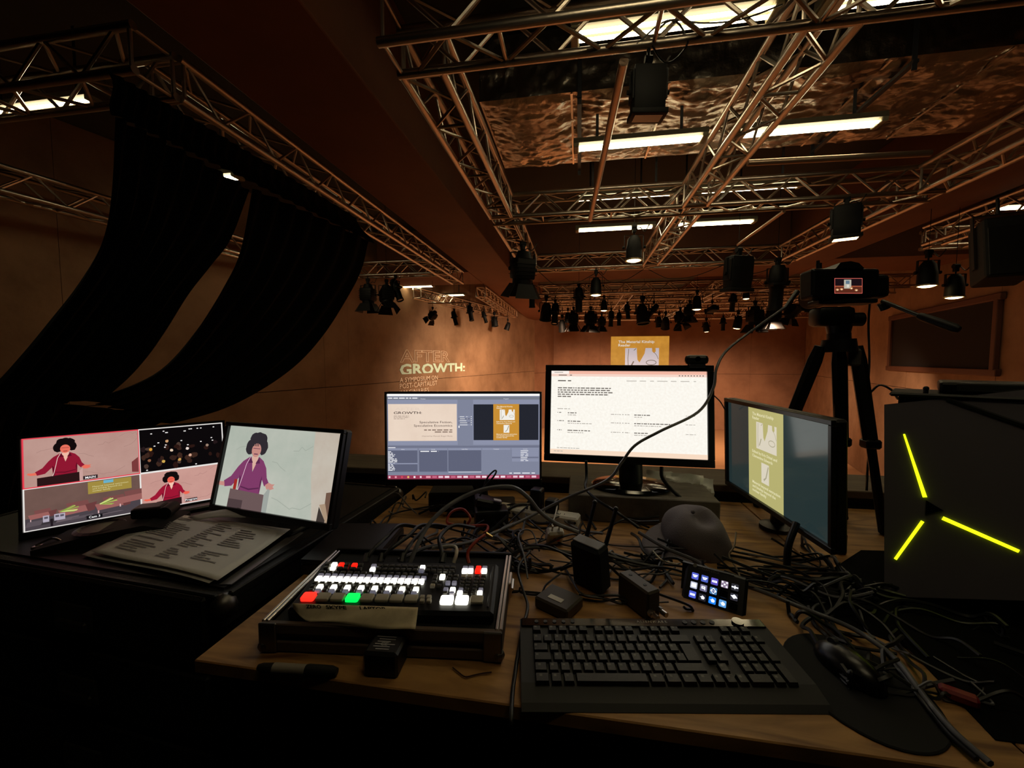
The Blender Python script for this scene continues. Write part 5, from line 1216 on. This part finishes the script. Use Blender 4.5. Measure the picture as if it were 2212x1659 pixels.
cable(zd([(1010, 1132, .03), (1016, 1118, .05), (1000, 1100, .07), (978, 1104, .07), (966, 1122, .05), (972, 1132, .04), (1015, 1136, .04), (1050, 1135, .04), (1053, 1144, .04), (1046, 1152, .05)]), .0042, m_cable_red, 'red cable curled in a loop before the power bricks')
cable([D(1048, 1155, .99), D(1030, 1168, .97), D(1014, 1186, .95), D(1010, 1202, .94), D(1013, 1217, .93)], .0042, m_cable_red, 'short red cable plugged into the back of the switcher')
b = MB(); b.cyl(D(1048, 1152, .99), D(1062, 1160, 1.0), .005, .004, n=8); tag(b.build('cable_plug', mat('brass', 'd8b060', .25, 1.)), 'brass connector on the end of the red cable', 'plug')
cable([D(935, 1184, 1.0), D(965, 1181, .98), D(984, 1182, .96), D(986, 1196, .94), D(980, 1216, .93)], .0042, m_cable_white, 'white cable plugged into the back of the switcher')
for i, (x, x1) in enumerate(((790, 835), (822, 880), (868, 900), (955, 950))):
    cable([D(x, 1216, .93), D(x + (x1 - x) * .3, 1190, .95), D(x1, 1160, 1.0), D(x1 + 30, 1135, 1.06), D(x1 + 75, 1140, 1.1)], .005, m_cable, 'black cable behind the switcher, %s from the left' % (ORD[i] if i else 'first'), 'black leads of the switcher')
    b = MB(); b.cyl(D(x, 1216, .93), D(x + 4, 1196, .945), .0085, .007, n=8); tag(b.build('cable_plug', m_plastic), 'black plug behind the switcher, %s from the left' % (ORD[i] if i else 'first'), 'plug', 'switcher plugs')
cable(zd([(1145, 1190, .04), (1120, 1225, .03), (1128, 1270, .02), (1140, 1310, .008), (1128, 1360, .006), (1118, 1420, .006), (1108, 1490, .006), (1104, 1562, .006)]) + [Vector((-.098, .585, .70)), Vector((-.098, .58, .55))], .0035, m_cable, 'black cable running over the front edge between tray and keyboard')
cable(zd([(1600, 1262, .02), (1660, 1283, .02), (1740, 1316, .02), (1830, 1352, .02), (1890, 1388, .02), (1940, 1430, .015), (2000, 1510, .012), (2060, 1580, .012), (2140, 1650, .012)]), .0048, m_cable_grey, 'grey cable running past the mouse mat to the right corner')
cable(zd([(1900, 1392, .008), (1960, 1470, .008), (2040, 1575, .008), (2110, 1640, .008)]), .004, m_cable, 'black cable beside the grey one at the right corner')
cable(zd([(1380, 1150, .05), (1440, 1185, .04), (1500, 1210, .03), (1545, 1240, .02), (1600, 1268, .02)]), .005, m_cable_grey, 'grey cable passing under the cap towards the controller')
for i, pts in enumerate(([(1140, 1250, .02), (1132, 1200, .05), (1120, 1160, .06), (1130, 1145, .06), (1150, 1150, .05), (1165, 1190, .03)], [(1590, 1150, .08), (1586, 1180, .06), (1575, 1200, .04), (1592, 1230, .02), (1600, 1250, .01)], [(1410, 1190, .04), (1430, 1210, .03), (1460, 1218, .02), (1470, 1216, .03)], [(1205, 1085, .06), (1200, 1110, .06), (1192, 1135, .04)], [(850, 1065, .05), (862, 1068, .05), (880, 1090, .03), (900, 1110, .02)])):
    cable(zd(pts), .0022, [m_cable_grey, mat('wire_bronze', '8a7a60', .5), m_cable_white, m_cable_white, m_cable_grey][i], ['grey wire bent over the tangle right of the tray', 'thin bronze wire twisted above the controller', 'short white wire under the cap brim', 'white wire beside the black plug', 'pale wire at the left end of the tangle'][i])
# the tangle: black leads strewn between the switcher, keyboard and monitors
rnd = random.Random(21)
def stray(x0, x1, y0, y1, n, h, rr, label, group, wander=.07, along=None, N=6):
    for k in range(n):
        p = Vector((rnd.uniform(x0, x1), rnd.uniform(y0, y1), 0)); a = rnd.uniform(0, 2 * PI) if along is None else along + rnd.uniform(-.35, .35); pts = []; r = rnd.choice(rr)
        for i in range(rnd.randint(N, N + 3)):
            pts.append(Vector((p.x, p.y, ZD + r + rnd.random() ** 2 * h)))
            a += rnd.uniform(-.75, .75) if along is None else rnd.uniform(-.3, .3); p = p + Vector((math.cos(a), math.sin(a), 0)) * wander * rnd.uniform(.7, 1.3)
            p.x = min(max(p.x, x0 - .03), x1 + .03); p.y = min(max(p.y, y0 - .02), y1 + .03)
        cable(pts, r, m_cable if rnd.random() < .86 else m_cable_grey, label, group, 5)
g1 = 'tangled leads in the middle of the desk'
stray(-.32, .28, 1.02, 1.34, 40, .045, (.002, .003, .0036, .0045), 'black lead in the tangle between switcher and white screen', g1)
stray(-.6, -.2, 1.1, 1.42, 16, .045, (.003, .004, .005), 'black lead in the tangle left of the power bricks', 'tangled leads at the left of the desk')
stray(-.12, .22, .92, 1.08, 12, .02, (.0018, .0025, .003), 'thin black lead around the converter boxes', 'leads around the converters')
stray(.30, .62, 1.0, 1.24, 26, .04, (.002, .003, .004), 'black lead heaped right of the cap before the side monitor', 'leads right of the cap', along=-.25, wander=.085)
stray(.48, .80, .74, 1.02, 34, .03, (.002, .003, .004), 'black lead in the dark heap beside the mouse mat', 'leads beside the mouse mat', wander=.05)
c_ = atZ(1845, 1195, ZD + .03)
b = MB(); b.box((c_.x, c_.y + .06, ZD + .03), (.03, .02, .06), ch=.004); tag(b.build('red_connector', mat('red_plastic', '7a0c18', .5)), 'dark red connector block between side monitor and tower', 'connector')
c_ = atZ(2070, 1505, ZD + .01)
b = MB(); b.box((c_.x, c_.y, ZD + .012), (.045, .02, .016), Matrix.Rotation(R(-30), 3, 'Z'), ch=.004); tag(b.build('red_connector', mat('red_plastic')), 'small red connector lying in the dark right of the mouse mat', 'connector')
b = MB(); c_ = atZ(1700, 1222, ZD); b.tube(spline([(c_.x, c_.y, ZD), (c_.x + .006, c_.y + .01, ZD + .05), (c_.x + .03, c_.y + .03, ZD + .095), (c_.x + .036, c_.y + .035, ZD + .105)], 6), .009, 10); tag(b.build('gooseneck', m_plastic, smooth=40), 'black stubby gooseneck rising before the side monitor', 'gooseneck')
print('OBJECTS', len(bpy.data.objects))
